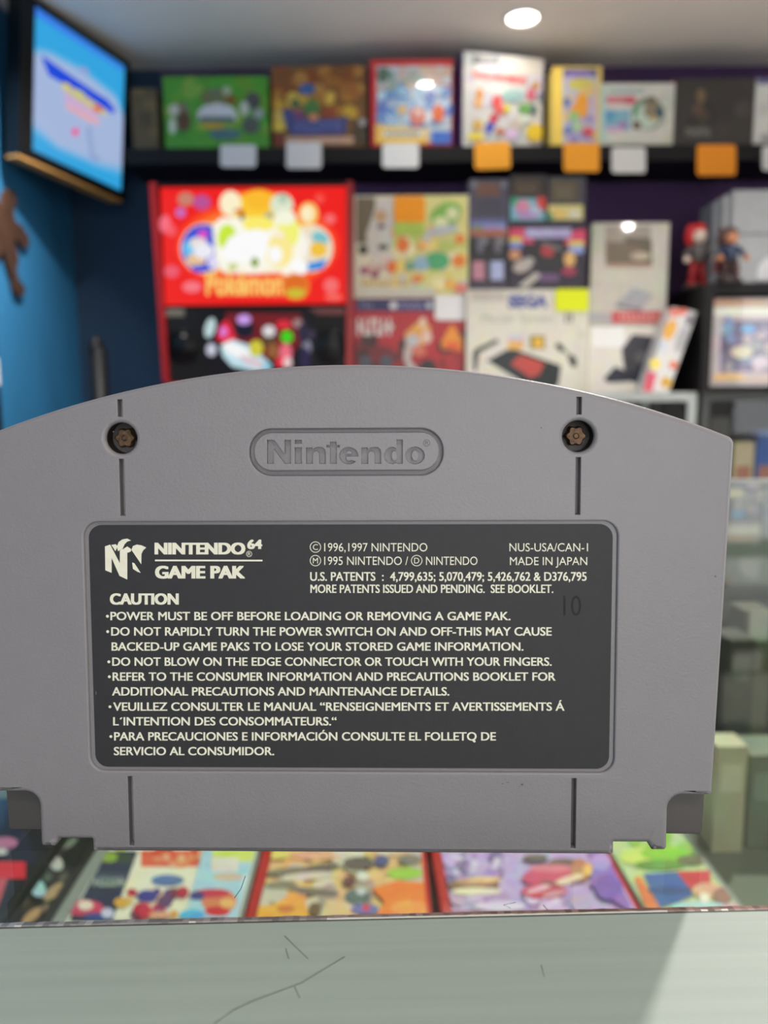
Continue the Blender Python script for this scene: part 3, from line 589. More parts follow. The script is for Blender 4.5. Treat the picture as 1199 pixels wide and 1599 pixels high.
# ------------------------------------------------------------------ pinball machine
PY = 2.42
def pin():
    tl = hitY(233, 285, PY); tr = hitY(551, 281, PY)
    zt = tl.z; xl = hitY(243, 440, PY).x; xr = hitY(549, 440, PY).x
    zb = .99
    E0 = empty('pinball_machine', ((xl+xr)/2, PY, 0), 'red pinball machine with a glowing backlit red artwork glass', 'pinball machine')
    fw = .02
    mb = MB()
    xtl, xtr = tl.x, tr.x
    xbl = hitY(254, 590, PY).x; xbr = hitY(550, 590, PY).x
    # tapering side walls
    zlow = hitY(400, 596, PY).z
    def side(xa, xb, s):
        P = [(xa, PY, zt), (xa+s*fw, PY, zt), (xb+s*fw, PY, zlow), (xb, PY, zlow)]
        m = MB(); m.prism(P, (0, .14, 0)); return m
    side(xtl, xbl, 1).build('side_panel', M_red, E0)
    side(xtr, xbr, -1).build('side_panel', M_red, E0)
    MB().box((xtl+fw, PY+.005, zt-.012), (xtr-fw, PY+.14, zt)).build('top_cap', M_blackgloss, E0)
    MB().box((xbl+fw, PY+.13, zlow), (xbr-fw, PY+.138, zt-.012)).build('back_panel', M_black, E0)
    # backlit art glass
    Y = PY+.012
    m = MB(); q = [hitY(x, y, Y) for x, y in ((250, 291), (541, 289), (540, 474), (258, 477))]
    m.prism([p+Vector((0, .001, 0)) for p in q], (0, .006, 0), (40, 0, 0))
    A = Art(m, (-2, Y, 0), Vector((1, 0, 0)), Vector((0, 0, 1)), Vector((0, -1, 0)), 4, 3, step=.00006)
    A.poly([(250, 291), (541, 289), (540, 474), (258, 477)], (243, 24, 18))
    # soft halo round the picture group, as printed
    for rx, ry, c in ((128, 74, (253, 58, 22)), (120, 66, (254, 92, 30)), (112, 58, (255, 128, 40)), (100, 50, (255, 176, 70)), (86, 42, (255, 214, 120))): A.ell(402, 384, rx, ry, c, n=30)
    A.ell(402, 322, 52, 24, (255, 150, 40)).ell(402, 330, 44, 26, (255, 214, 70))
    A.ell(290, 311, 13, 11, (206, 130, 110)).ell(315, 316, 14, 12, (190, 80, 150)).ell(282, 332, 8, 8, (200, 110, 190)).ell(258, 350, 9, 14, (250, 110, 130)).ell(268, 424, 12, 10, (240, 90, 110)).ell(300, 448, 15, 9, (250, 120, 130)).ell(515, 342, 9, 8, (250, 110, 110)).ell(499, 310, 7, 8, (250, 80, 70)).ell(517, 446, 12, 12, (250, 110, 110)).ell(521, 464, 14, 6, (250, 100, 90)).ell(268, 360, 7, 10, (250, 90, 100))
    # split globes left and right
    A.ell(320, 388, 39, 40, (255, 230, 190)).ell(318, 388, 35, 38, (60, 80, 214))
    A.ell(306, 388, 20, 16, (110, 200, 246)).ell(310, 380, 14, 10, (236, 226, 220)).ell(306, 406, 16, 10, (236, 196, 150)).ell(318, 392, 16, 12, (240, 240, 250)).ell(317, 366, 8, 7, (226, 80, 200)).ell(312, 420, 12, 6, (60, 80, 220)).ell(334, 410, 10, 10, (226, 220, 246))
    A.ell(484, 388, 36, 38, (255, 220, 170)).ell(490, 388, 30, 36, (240, 226, 200)).ell(500, 372, 14, 10, (120, 196, 206), .4).ell(497, 390, 14, 12, (246, 196, 60)).poly([(470, 414), (512, 404), (504, 420), (480, 424)], (40, 140, 226)).ell(470, 385, 14, 20, (250, 246, 236))
    # the glowing centre
    A.poly([(332, 352), (346, 340), (460, 340), (472, 360), (472, 410), (452, 430), (350, 428), (336, 400)], (255, 252, 236))
    A.ell(355, 372, 15, 22, (206, 236, 60)).ell(450, 362, 18, 26, (246, 246, 120)).ell(436, 392, 22, 26, (255, 236, 150))
    A.ell(360, 318, 17, 20, (255, 244, 206)).ell(404, 320, 28, 24, (255, 206, 50)).ell(404, 312, 22, 16, (255, 190, 40)).ell(440, 320, 18, 18, (224, 234, 206)).ell(442, 310, 8, 8, (180, 206, 180)).ell(446, 340, 16, 12, (250, 250, 226)).ell(378, 337, 4, 8, (130, 100, 20)).ell(420, 340, 7, 9, (170, 176, 150)).ell(374, 330, 9, 4, (230, 130, 60)).ell(482, 334, 15, 18, (255, 206, 110)).ell(480, 334, 10, 12, (255, 240, 200)).ell(404, 350, 26, 12, (255, 240, 110))
    for cx, cy, rx, ry in ((386, 386, 34, 24), (370, 394, 26, 14), (402, 372, 20, 14), (430, 398, 11, 14), (468, 418, 13, 12)): A.ell(cx, cy, rx, ry, (255, 255, 255))
    A.ell(398, 410, 6, 8, (130, 160, 40)).ell(364, 417, 8, 6, (206, 214, 140)).ell(436, 366, 8, 6, (255, 240, 220)).ell(428, 425, 20, 8, (255, 246, 220))
    A.poly([(318, 432), (345, 426), (390, 428), (440, 426), (442, 444), (432, 464), (390, 458), (340, 464)], (250, 90, 40))
    A.text('Pokémon', 322, 424, 442, 462, (255, 206, 110), .035)
    A.ell(462, 448, 22, 21, (240, 130, 40)).ell(462, 443, 18, 13, (226, 110, 30)).ell(462, 458, 15, 8, (206, 190, 50))
    m.build('art_glass', M_backlit, E0, recalc=False)
    # speaker panel and screen
    q0 = hitY(258, 480, Y).z; q1 = zlow
    x0 = xbl+fw; x1 = xbr-fw
    MB().box((x0-.0, Y, q1), (x1, Y+.02, q0)).build('speaker_panel', M_black, E0)
    SP = bpy.data.objects[[q.name for q in E0.children if q.name.startswith('speaker_panel')][0]]
    a = hitY(259, 482, Y-.002); b = hitY(288, 494, Y-.002); 
    m = MB(); m.box((a.x, Y-.002, b.z), (b.x, Y, a.z), (110, 104, 92)); m.build('badge_strip', M_print, SP); m = MB(); c0 = hitY(484, 481, Y-.002); c1 = hitY(538, 491, Y-.002); m.box((c0.x, Y-.002, c1.z), (c1.x, Y, c0.z), (110, 46, 44)); m.build('badge_strip', M_print, SP)
    for px in (284, 514):
        c = hitY(px, 535, Y-.004); m = MB(); m.tube([(c.x, Y-.004, c.z-.01), (c.x, Y-.0005, c.z-.01)], .052, n=24)
        for k in range(-3, 4): m.box((c.x-.042, Y-.006, c.z-.012+k*.013), (c.x+.042, Y-.004, c.z-.008+k*.013))
        m.build('speaker_grille', M_blackgloss, SP)
    m = MB(); s0 = hitY(316, 487, Y-.004); s1 = hitY(494, 600, Y-.004)
    m.box((s0.x, Y-.0035, s1.z), (s1.x, Y-.0005, s0.z), (6, 4, 8))
    A = Art(m, (s0.x, Y-.004, s1.z), Vector((1, 0, 0)), Vector((0, 0, 1)), Vector((0, -1, 0)), s1.x-s0.x, s0.z-s1.z, step=.00005)
    A.rect(316, 487, 494, 600, (14, 10, 18)).poly([(352, 488), (470, 490), (474, 530), (450, 560), (400, 560), (356, 530)], (116, 22, 30)).ell(382, 514, 16, 14, (20, 22, 40)).ell(420, 530, 12, 12, (90, 66, 40)).ell(436, 548, 10, 16, (140, 30, 36))
    A.ell(328, 512, 8, 16, (196, 220, 222), .25).ell(330, 546, 8, 10, (206, 206, 226)).poly([(342, 510), (354, 498), (362, 512), (370, 532), (350, 536), (338, 530)], (236, 40, 66)).ell(349, 518, 6, 8, (226, 130, 220)).poly([(344, 540), (362, 530), (392, 540), (424, 570), (420, 580), (398, 580), (362, 572), (348, 556)], (196, 230, 240))
    A.ell(370, 548, 24, 10, (255, 255, 255), .45).ell(396, 566, 24, 7, (226, 206, 214), .4).ell(416, 573, 8, 6, (140, 206, 226)).ell(381, 499, 11, 8, (206, 160, 240)).ell(420, 517, 10, 9, (226, 222, 226)).ell(448, 526, 9.5, 10, (60, 214, 20)).ell(400, 544, 11, 13, (214, 206, 60)).ell(426, 548, 9, 12, (150, 96, 50)).ell(443, 507, 12, 7, (226, 40, 60)).ell(465, 505, 8, 7, (160, 130, 130)).ell(446, 552, 10, 16, (240, 110, 130)).ell(438, 566, 8, 8, (240, 50, 70)).ell(449, 566, 7, 9, (240, 206, 206)).ell(479, 542, 7, 12, (130, 130, 150)).ell(486, 522, 7, 7, (60, 50, 74)).ell(474, 520, 9, 16, (40, 36, 60)).ell(476, 560, 8, 18, (40, 30, 70))
    m.build('score_screen', M_screen, SP, recalc=False)
    # body going down and towards the players
    xc0, xc1 = xbl+.03, xbr-.03
    m = MB(); side_pts = [(xc0, PY+.13, zlow), (xc0, PY-.02, zlow-.002), (xc0, PY-1.0, .90), (xc0, PY-1.0, .55), (xc0, PY+.13, .62)]
    m.prism(side_pts, (xc1-xc0, 0, 0)); BD = m.build('body', M_red, E0)
    m = MB(); a0 = Vector((xc0+.03, PY-.06, zlow-.002)); a1 = Vector((xc0+.03, PY-.93, .9)); up = Vector((0, 0, .004))
    sl = (zlow-.002-.90)/.98; zz = lambda y: .90+sl*(y-(PY-1.0))
    m.prism([(xc0+.03, PY-.06, zz(PY-.06)+.0005), (xc1-.03, PY-.06, zz(PY-.06)+.0005), (xc1-.03, PY-.92, zz(PY-.92)+.0005), (xc0+.03, PY-.92, zz(PY-.92)+.0005)], up)
    m.build('playfield_glass', M_blackgloss, BD)
    MB().box((xc0-.004, PY-1.006, zz(PY-1.0)-.02), (xc1+.004, PY-.94, zz(PY-.94)+.006)).build('lockdown_bar', M_alu, BD)
    for x in (xc0+.02, xc1-.02):
        for y, z in ((PY-.97, .6), (PY+.1, .68)):
            MB().tube([(x, y, 0.0), (x, y, .03), (x, y, z)], [.03, .02, .022]).build('leg', M_alu, E0)
pin()

# post in the corner left of the pinball machine
o = MB(); P = [hitY(x, y, 2.55) for x, y in ((138, 540), (146, 528), (156, 536), (160, 560), (158, 640), (146, 640))]
p0 = P[0]; 
o.tube([(P[0].x+.03, 2.55, 0), (P[0].x+.03, 2.55, .03)], .12, n=20); o.tube([(P[0].x+.03, 2.55, .03), (P[0].x+.03, 2.55, P[1].z-.03)], .03); o.ball((P[0].x+.025, 2.55, P[1].z-.04), .026, .03, .05)
tag(o.build('floor_post', M_black, origin=(P[0].x+.03, 2.55, 0)), 'black upright post standing in the blue corner left of the pinball machine', 'stand')

# ------------------------------------------------------------------ wall television
def tele():
    Pc = [Vector(p) for p in ((-1.09, 1.58, -2.40), (-.93, 1.60, -2.76), (-.96, 1.17, -2.80), (-1.12, 1.14, -2.43))]
    Q = [(55, 8), (193, 105), (190, 298), (47, 235)]
    Dd = [d*.955 for d in (2.4, 2.76, 2.8, 2.43)]
    P = [CAM+ray(*q)*d for q, d in zip(Q, Dd)]
    u = ((P[1]-P[0])+(P[2]-P[3])).normalized(); v = ((P[0]-P[3])+(P[1]-P[2])); n = u.cross(v).normalized(); v = n.cross(u)
    if n.y > 0: n = -n
    C = sum(P, Vector())/4; w = ((P[1]-P[0]).length+(P[2]-P[3]).length)/2; h = ((P[0]-P[3]).length+(P[1]-P[2]).length)/2
    T = Matrix((u, v, n)).transposed().to_4x4(); T.translation = C
    E0 = empty('wall_television', C, 'flat television with a bright blue screen on the left wall', 'television')
    bz = .02; bl = .05
    MB().box((-w/2-bl, -h/2-bz-.01, -.05), (w/2+bz, h/2+bz, -.002), X=T).build('housing', M_blackgloss, E0)
    fr = MB()
    fr.box((-w/2-bl, -h/2-bz-.01, -.002), (-w/2, h/2+bz, .006), X=T); fr.box((w/2, -h/2-bz-.01, -.002), (w/2+bz, h/2+bz, .006), X=T)
    fr.box((-w/2, h/2, -.002), (w/2, h/2+bz, .006), X=T); fr.box((-w/2, -h/2-bz-.01, -.002), (w/2, -h/2, .006), X=T)
    fr.build('bezel', M_blackgloss, E0)
    st = MB(); st.box((-w/2-bl, -h/2-bz-.018, -.045), (w/2, -h/2-bz-.01, .004), X=T); st.build('bottom_strip', mat('bronze_trim', (176, 130, 70), .3, .0, .3, 8), E0)
    m = MB()
    A = Art(m, T @ Vector((-w/2, -h/2, 0)), u, v, n, w, h, step=.0001)
    m.add([A.pt(0, 0), A.pt(w, 0), A.pt(w, h), A.pt(0, h)], [(0, 1, 2, 3)], (52, 170, 232))
    A.poly([(55, 8), (193, 105), (193, 112), (55, 24)], (60, 130, 240))
    for k, c in ((0, (84, 180, 234)), (1, (120, 186, 232)), (2, (150, 186, 230)), (3, (170, 190, 228))):
        s = k*4
        A.poly([(48, 70+s*1.2), (75, 76+s), (130, 105+s), (180, 145+s), (192, 175+s), (191, 276-s*1.5), (150, 262-s), (90, 236-s), (48, 205-s*1.5)], c)
    A.poly([(64, 88), (70, 90), (110, 118), (150, 145), (168, 156), (180, 172), (176, 178), (160, 168), (125, 145), (90, 126), (76, 118)], (28, 76, 226))
    A.poly([(96, 128), (120, 140), (166, 172), (166, 182), (140, 172), (98, 140)], (206, 196, 150)).poly([(98, 142), (150, 176), (154, 196), (104, 164)], (206, 176, 220)).poly([(100, 158), (154, 186), (156, 196), (136, 190), (104, 170)], (226, 176, 190)).ell(152, 170, 8, 5, (230, 110, 70), .5).ell(103, 134, 6, 4, (226, 214, 90), .5).ell(124, 146, 8, 4, (206, 214, 110), .5)
    A.ell(117, 206, 7, 8, (214, 150, 214)).ell(117, 206, 4, 5, (240, 76, 120)).poly([(134, 196), (142, 198), (146, 240), (156, 246), (154, 254), (140, 248)], (150, 170, 214)).ell(130, 110, 9, 5, (150, 166, 220), .4)
    m.build('screen', M_screen, E0, recalc=False)
    # bracket to the wall
    b = MB(); b.tube([T @ Vector((0, 0, -.05)), Vector((XL+.01, C.y+.1, C.z))], .018); b.box((XL, C.y+.04, C.z-.1), (XL+.012, C.y+.16, C.z+.1)); b.build('wall_bracket', M_blackgloss, E0)
tele()

# brown cut-out figure on the blue wall
def wallfig():
    X = XL+.004
    pts = [(-26, 330), (-10, 316), (2, 318), (6, 300), (14, 295), (24, 300), (26, 312), (22, 330), (24, 344), (36, 354), (46, 372), (46, 384), (38, 388), (26, 372), (22, 378), (28, 395), (30, 408), (26, 420), (30, 436), (38, 446), (40, 458), (32, 464), (24, 456), (20, 436), (12, 412), (6, 392), (0, 400), (-10, 420), (-24, 430), (-30, 400)]
    P = [hitX(x, y, X+.012) for x, y in pts]
    o = MB().prism(P, (-.010, 0, 0)).build('wall_cutout', mat('brown_wood', (66, 43, 30), .6, scale=14, var=.25), origin=P[0])
    tag(o, 'brown running cut-out figure fixed flat on the blue left wall', 'wall decoration')
wallfig()
# dark rack at the very left edge
X0 = XL+.02
P = [hitX(x, y, XL+.16) for x, y in ((-60, 470), (0, 470), (10, 560), (6, 700), (-60, 700))]
c = hitX(2, 560, XL+.14)
E1 = empty('card_rack', (XL+.1, c.y, 0), 'black floor rack with a white card, cut off by the left edge of the photo', 'rack')
MB().box((XL+.01, c.y-.30, 0), (XL+.13, c.y+.0, c.z+.1)).build('rack_body', M_black, E1)
MB().box((XL+.131, c.y-.2, c.z-.07), (XL+.134, c.y-.005, c.z), (220, 220, 220)).build('card', M_card, E1)

# ------------------------------------------------------------------ the glass counter
e0 = hitZ(0, 1441.5, GLASS_Z); e1 = hitZ(1199, 1414, GLASS_Z)
cyaw = math.atan2(e1.y-e0.y, e1.x-e0.x)
em = (e0+e1)/2
TC = Matrix.Translation((em.x, em.y, 0)) @ Matrix.Rotation(cyaw, 4, 'Z')   # x along the edge, y away from the viewer
CXL, CXR, CDP = -.85, .62, .56
CO = empty('display_counter', (em.x, em.y, 0), 'glass-topped display counter with a metal front rail in the foreground', 'counter', rotz=cyaw)
CO.matrix_basis = TC
MB().box((CXL, -.012, GLASS_Z-.008), (CXR, CDP, GLASS_Z), X=TC).build('glass_top', M_glass, CO)
# front rail: flat satin strip, chipped pale lip at its far edge
M_rail = mat('satin_metal_rail', (172, 184, 174), 0.55, 0.0, 0.05, 8, 0.08, 1500)
_nt = M_rail.node_tree
_mp = _nt.nodes.new('ShaderNodeMapping'); _mp.inputs['Scale'].default_value = (0.15, 9, 1)
_tc = [n for n in _nt.nodes if n.type == 'TEX_COORD'][0]; _nz = [n for n in _nt.nodes if n.type == 'TEX_NOISE'][0]
_nt.links.new(_tc.outputs['Object'], _mp.inputs['Vector']); _nt.links.new(_mp.outputs['Vector'], _nz.inputs['Vector']); _nz.inputs['Scale'].default_value = 60
RT = .0003
rl = MB().box((CXL, -.060, GLASS_Z-.030), (CXR, -.0014, GLASS_Z+RT), X=TC).build('front_rail', M_rail, CO)
bv = rl.modifiers.new('bevel', 'BEVEL'); bv.width = .00012; bv.segments = 2
lip = MB(); R = random.Random(5); n = 300
def lerp(a, b, t): return tuple(a[i]+(b[i]-a[i])*t for i in range(3))
xa = [-.14+.28*i/n for i in range(n+1)]; ed = [R.uniform(-.00008, .00008) for i in xa]; ed2 = [R.uniform(-.00006, .00006) for i in xa]
for i in range(n):
    t = (xa[i]+.055)/.11; t = min(1, max(0, t))
    base = lerp((160, 165, 172), (150, 116, 106), min(1, t*1.3)); k = R.uniform(.75, 1.15); base = tuple(q*k for q in base)
    on = (on if R.random() < .9 else R.random() < .75) if i else False
    streak = (240, 238, 228) if (.42 < t < .93 and on) or R.random() < .05 else lerp(base, (205, 205, 198), R.uniform(0, .6))
    for (y0, y1, e0_, e1_, c) in ((-.00135, -.00090, None, ed2, streak), (-.00090, .0, ed2, ed, base)):
        q = []
        for (xx, yy, dd) in ((xa[i], y0, e0_[i] if e0_ else 0), (xa[i+1], y0, e0_[i+1] if e0_ else 0), (xa[i+1], y1, e1_[i+1]), (xa[i], y1, e1_[i])):
            q.append(TC @ Vector((xx, yy+dd, GLASS_Z+RT-.00002-(.00022 if yy+dd > -.0003 else 0))))
        lip.add(q, [(0, 1, 2, 3)], c)
lip.box((CXL, -.00135, GLASS_Z), (-.14, .0, GLASS_Z+RT-.0001), (160, 160, 160), X=TC); lip.box((.14, -.00135, GLASS_Z), (CXR, .0, GLASS_Z+RT-.0001), (150, 130, 120), X=TC)
lip.build('rail_lip', M_card, CO)
MB().box((CXL, -.00158, GLASS_Z+RT-.0001), (CXR, -.00132, GLASS_Z+RT+.00002), X=TC).build('seam_line', mat('dark_seam', (70, 74, 66), .6, var=.3, scale=90), CO)
MB().box((CXL, -.056, 0.0), (CXR, -.040, GLASS_Z-.031), X=TC).build('front_panel', M_black, CO)
cz_px = 271e-3
CASE_Z = CAM.z-cz_px
M_inner = mat('grey_green_shelf', (112, 116, 104), 0.3, scale=6)
MB().box((CXL+.01, -.035, CASE_Z-.022), (CXR-.01, CDP-.012, CASE_Z-.014), X=TC).build('inner_shelf', M_inner, CO)
MB().box((CXL, CDP-.008, .05), (CXR, CDP, GLASS_Z-.009), X=TC).build('rear_panel', mat('pale_laminate', (168, 172, 164), .4, scale=5), CO)
MB().box((CXL, -.04, .05), (CXL+.006, CDP-.009, GLASS_Z-.009), X=TC).build('side_pane', M_glass, CO)
MB().box((CXR-.006, -.04, .05), (CXR, CDP-.009, GLASS_Z-.009), X=TC).build('side_pane', M_glass, CO)
for x in (CXL, CXR-.02): MB().box((x, CDP, .0), (x+.02, CDP+.02, GLASS_Z-.009), X=TC).build('post', M_alu, CO)
MB().box((CXL, CDP, GLASS_Z-.03), (CXR, CDP+.02, GLASS_Z+.001), X=TC).build('rear_rail', M_alu, CO)
MB().box((CXL, -.04, .0), (CXR, CDP, .05), X=TC).build('plinth', M_black, CO)
# scratches on the rail
M_scr = mat('dark_scratch', (92, 98, 90), .6)
def scratch(pts, w, z=GLASS_Z+.00032):
    m = MB(); P = [hitZ(x, y, z) for x, y in pts]; m.tube(P, w, n=5); m.build('scratch', M_scr, CO)
scratch([(335, 1598), (365, 1577), (395, 1563), (430, 1550), (470, 1535), (505, 1514), (538, 1494)], .00006)
scratch([(444, 1461), (460, 1477), (481, 1497)], .00004)
scratch([(446, 1481), (451, 1497)], .00004); scratch([(460, 1541), (468, 1558)], .00004)
scratch([(845, 1507), (850, 1525)], .00003)
M_hair = mat('dark_hair', (34, 38, 60), .5)
def strand(pts, w, label):
    m = MB(); P = [hitZ(x, y, GLASS_Z+.0001) for x, y in pts]; m.tube(P, w, n=5); tag(m.build('hair_strand', M_hair, origin=P[0]), label, 'hair')
strand([(366, 1402), (376, 1388), (383, 1368)], .00005, 'short dark hair strand lying on the counter glass near the white game case')
strand([(805, 1409), (786, 1413), (797, 1418)], .00004, 'tiny bent hair strand lying on the glass over the purple case')
strand([(848, 1413), (855, 1421)], .00004, 'tiny straight hair strand lying on the glass over the purple case')

# game cases lying on the inner shelf
M_redcase = mat('red_clear_plastic', (196, 44, 36), .3, coat=.5)
M_clearcase = mat('grey_clear_plastic', (150, 152, 146), .3, coat=.5)
M_blackcase = mat('black_clear_plastic', (40, 38, 34), .3, coat=.5)
def flat_case(label, nl, nr, fl, length, shell, col, artf, thick=.013, lip_l=.004, lip_r=.004, group='game cases under the counter glass'):
    """nl, nr: near corners in the photograph (clipped by the rail); fl: another point along the left edge"""
    z = CASE_Z
    a = hitZ(*nl, z); b = hitZ(*nr, z); c = hitZ(*fl, z)
    u = (b-a).normalized(); v = Vector((-u.y, u.x, 0))
    w = (b-a).length
    O = a-v*.035
    root = MB()
    T4 = Matrix((u, v, Vector((0, 0, 1)))).transposed().to_4x4(); T4.translation = O
    root.box((0, 0, -thick), (w, length, -.0004), X=T4)
    o = root.build('game_case', shell, origin=T4 @ Vector((w/2, length/2, -thick)))
    bv = o.modifiers.new('bevel', 'BEVEL'); bv.width = .0012; bv.segments = 2
    tag(o, label, 'game case', group)
    mb = MB(); A = Art(mb, T4 @ Vector((lip_l, .003, 0)), u, v, Vector((0, 0, 1)), w-lip_l-lip_r, length-.006, step=.00002)
    mb.add([A.pt(0, 0), A.pt(A.w, 0), A.pt(A.w, A.h), A.pt(0, A.h)], [(0, 1, 2, 3)], col)
    artf(A)
    mb.build('cover_sheet', M_cover, o, recalc=False)
    return o
def art(A):
    A.scatter(398, 1200, 690, 1340, 40, [(236, 180, 110), (206, 170, 150), (120, 110, 100), (226, 200, 170), (222, 130, 90)], 8, 20, 41)
    A.scatter(400, 1325, 680, 1440, 30, [(236, 190, 130), (206, 190, 176), (226, 206, 180), (180, 160, 140), (236, 170, 110)], 10, 22, 42)
    A.ell(430, 1338, 24, 7, (238, 214, 120)).ell(492, 1340, 40, 6, (240, 176, 140)).ell(545, 1336, 26, 6, (230, 210, 200))
    A.ell(450, 1364, 34, 6, (140, 124, 106), -.1).ell(500, 1358, 30, 6, (120, 106, 92), -.15).ell(478, 1372, 44, 6, (226, 206, 190), -.1).ell(440, 1386, 26, 6, (150, 136, 116)).ell(490, 1396, 40, 6, (130, 116, 100), .1).ell(560, 1352, 24, 10, (110, 90, 86)).ell(566, 1372, 10, 8, (224, 216, 206)).ell(545, 1380, 10, 8, (110, 76, 66)).ell(596, 1348, 12, 9, (90, 96, 140)).ell(640, 1346, 18, 8, (130, 126, 110))
    A.ell(632, 1367, 28, 10, (170, 196, 70)).ell(558, 1404, 20, 12, (106, 112, 110)).ell(564, 1396, 8, 6, (206, 206, 200)).ell(570, 1424, 22, 9, (120, 116, 170)).ell(572, 1422, 7, 6, (206, 70, 100))
    A.poly([(395, 1440), (400, 1420), (430, 1416), (460, 1396), (474, 1406), (484, 1440)], (244, 176, 70)).poly([(580, 1392), (620, 1380), (680, 1382), (690, 1440), (585, 1440), (600, 1412)], (242, 130, 50)).ell(640, 1424, 30, 14, (244, 160, 80)).poly([(500, 1440), (510, 1410), (540, 1412), (548, 1440)], (226, 196, 140)).ell(492, 1424, 10, 10, (120, 92, 60)).ell(446, 1424, 14, 6, (214, 130, 60)).rect(664, 1330, 672, 1380, (230, 110, 70))
flat_case('red game case with an orange and brown cover under the counter glass', (379, 1440), (676, 1437), (400, 1330), .172, M_redcase, (232, 190, 130), art, lip_l=.007, lip_r=.003)
def art(A):
    A.scatter(700, 1200, 990, 1330, 30, [(176, 140, 206), (206, 180, 226), (230, 200, 210), (150, 110, 180)], 10, 22, 43)
    A.scatter(702, 1335, 780, 1380, 22, [(170, 140, 200), (206, 180, 226), (140, 110, 160), (214, 196, 226)], 5, 12, 44)
    A.scatter(700, 1395, 990, 1440, 26, [(206, 176, 220), (222, 200, 230), (186, 150, 206), (190, 160, 196)], 10, 20, 45)
    A.ell(740, 1386, 40, 10, (150, 110, 80)).ell(742, 1380, 30, 6, (206, 150, 130)).ell(744, 1396, 40, 6, (236, 220, 190)).ell(756, 1377, 26, 4, (240, 196, 140))
    A.ell(856, 1370, 42, 14, (206, 80, 110), -.15).ell(880, 1352, 26, 8, (130, 96, 90)).ell(860, 1360, 34, 6, (226, 120, 140)).ell(906, 1362, 14, 18, (196, 130, 90), -.3).ell(888, 1378, 24, 6, (236, 206, 176), -.3).ell(850, 1396, 36, 12, (206, 70, 90)).ell(842, 1392, 22, 4, (232, 180, 190), -.3).ell(858, 1384, 18, 3, (150, 90, 100), .2).ell(866, 1400, 20, 4, (214, 150, 170), -.2).ell(918, 1362, 8, 10, (240, 180, 90)).ell(836, 1344, 20, 6, (120, 96, 96))
    A.poly([(930, 1335), (960, 1335), (990, 1432), (940, 1400), (920, 1385)], (146, 106, 190)).ell(950, 1390, 22, 20, (130, 90, 176)).ell(938, 1350, 16, 14, (180, 150, 214)).ell(780, 1420, 40, 8, (224, 206, 232)).rect(700, 1428, 1000, 1440, (150, 90, 110))
flat_case('red game case with a purple and pink cover, right of the orange one', (691, 1437), (1006, 1428), (676, 1330), .172, M_redcase, (196, 166, 214), art, lip_l=.006, lip_r=.003)
def art(A):
    A.scatter(150, 1200, 400, 1330, 30, [(236, 236, 226), (226, 120, 80), (206, 214, 100), (150, 200, 226), (60, 66, 90)], 8, 18, 46)
    A.poly([(150, 1330), (216, 1330), (176, 1440), (108, 1440)], (46, 50, 74)).ell(170, 1340, 16, 8, (150, 170, 60)).ell(196, 1342, 14, 8, (60, 76, 60)).rect(152, 1364, 200, 1386, (70, 76, 96)).bars(146, 1372, 196, 1386, 6, (176, 186, 170)).ell(130, 1420, 32, 13, (206, 66, 96)).ell(134, 1416, 12, 8, (236, 210, 200)).ell(154, 1434, 26, 6, (60, 74, 140)).ell(168, 1428, 10, 8, (210, 206, 230))
    A.poly([(216, 1330), (318, 1330), (290, 1440), (176, 1440)], (238, 230, 206)).rect(220, 1330, 332, 1356, (232, 100, 70)).scatter(222, 1330, 330, 1356, 14, [(236, 140, 100), (224, 80, 60), (240, 170, 140)], 4, 9, 47)
    A.ell(262, 1378, 26, 9, (96, 124, 170)).scatter(200, 1395, 285, 1435, 22, [(90, 70, 130), (190, 50, 70), (226, 170, 80), (120, 60, 80), (230, 190, 130)], 6, 11, 48).ell(230, 1404, 16, 10, (66, 66, 140)).ell(222, 1424, 14, 10, (200, 50, 70)).ell(258, 1412, 12, 10, (110, 70, 110)).ell(190, 1414, 12, 8, (226, 180, 70)).ell(250, 1434, 18, 6, (230, 170, 130))
    A.poly([(318, 1330), (400, 1330), (374, 1440), (288, 1440)], (176, 212, 228)).rect(332, 1330, 400, 1350, (214, 226, 110)).rect(330, 1344, 372, 1366, (232, 222, 210)).ell(356, 1374, 24, 6, (222, 180, 160)).ell(342, 1412, 28, 19, (222, 130, 90)).ell(340, 1428, 20, 8, (220, 50, 56)).ell(330, 1400, 30, 7, (210, 56, 76)).ell(356, 1416, 12, 8, (240, 190, 110)).ell(308, 1404, 12, 7, (70, 70, 130)).ell(300, 1434, 20, 8, (90, 180, 226)).ell(384, 1400, 8, 30, (206, 226, 232))
flat_case('clear grey game case with a dark blue, cream and light blue cover under glass', (74, 1444), (376, 1440), (150, 1330), .172, M_clearcase, (236, 236, 226), art, lip_l=.009, lip_r=.002)
def art(A):
    A.scatter(-60, 1300, 140, 1440, 30, [(50, 46, 40), (60, 52, 44), (30, 30, 28)], 8, 18, 49)
    for x, y, rx, ry, c in ((92, 1322, 16, 6, (190, 160, 120)), (56, 1352, 18, 8, (180, 146, 110)), (88, 1350, 10, 12, (196, 190, 186)), (58, 1388, 12, 16, (176, 206, 214)), (84, 1394, 20, 8, (170, 150, 110)), (50, 1432, 20, 7, (176, 150, 106)), (110, 1318, 14, 5, (120, 124, 120)), (74, 1372, 8, 6, (90, 96, 84)), (36, 1412, 12, 6, (96, 80, 60)), (70, 1420, 10, 5, (120, 104, 80)), (40, 1370, 9, 5, (90, 76, 60)), (100, 1372, 9, 6, (90, 90, 76))): A.ell(x, y, rx, ry, c, -.7)
flat_case('black game case with gold speckled stickers at the lower left under the glass', (2, 1447), (70, 1446), (60, 1330), .172, M_blackcase, (44, 40, 34), art, thick=.012)
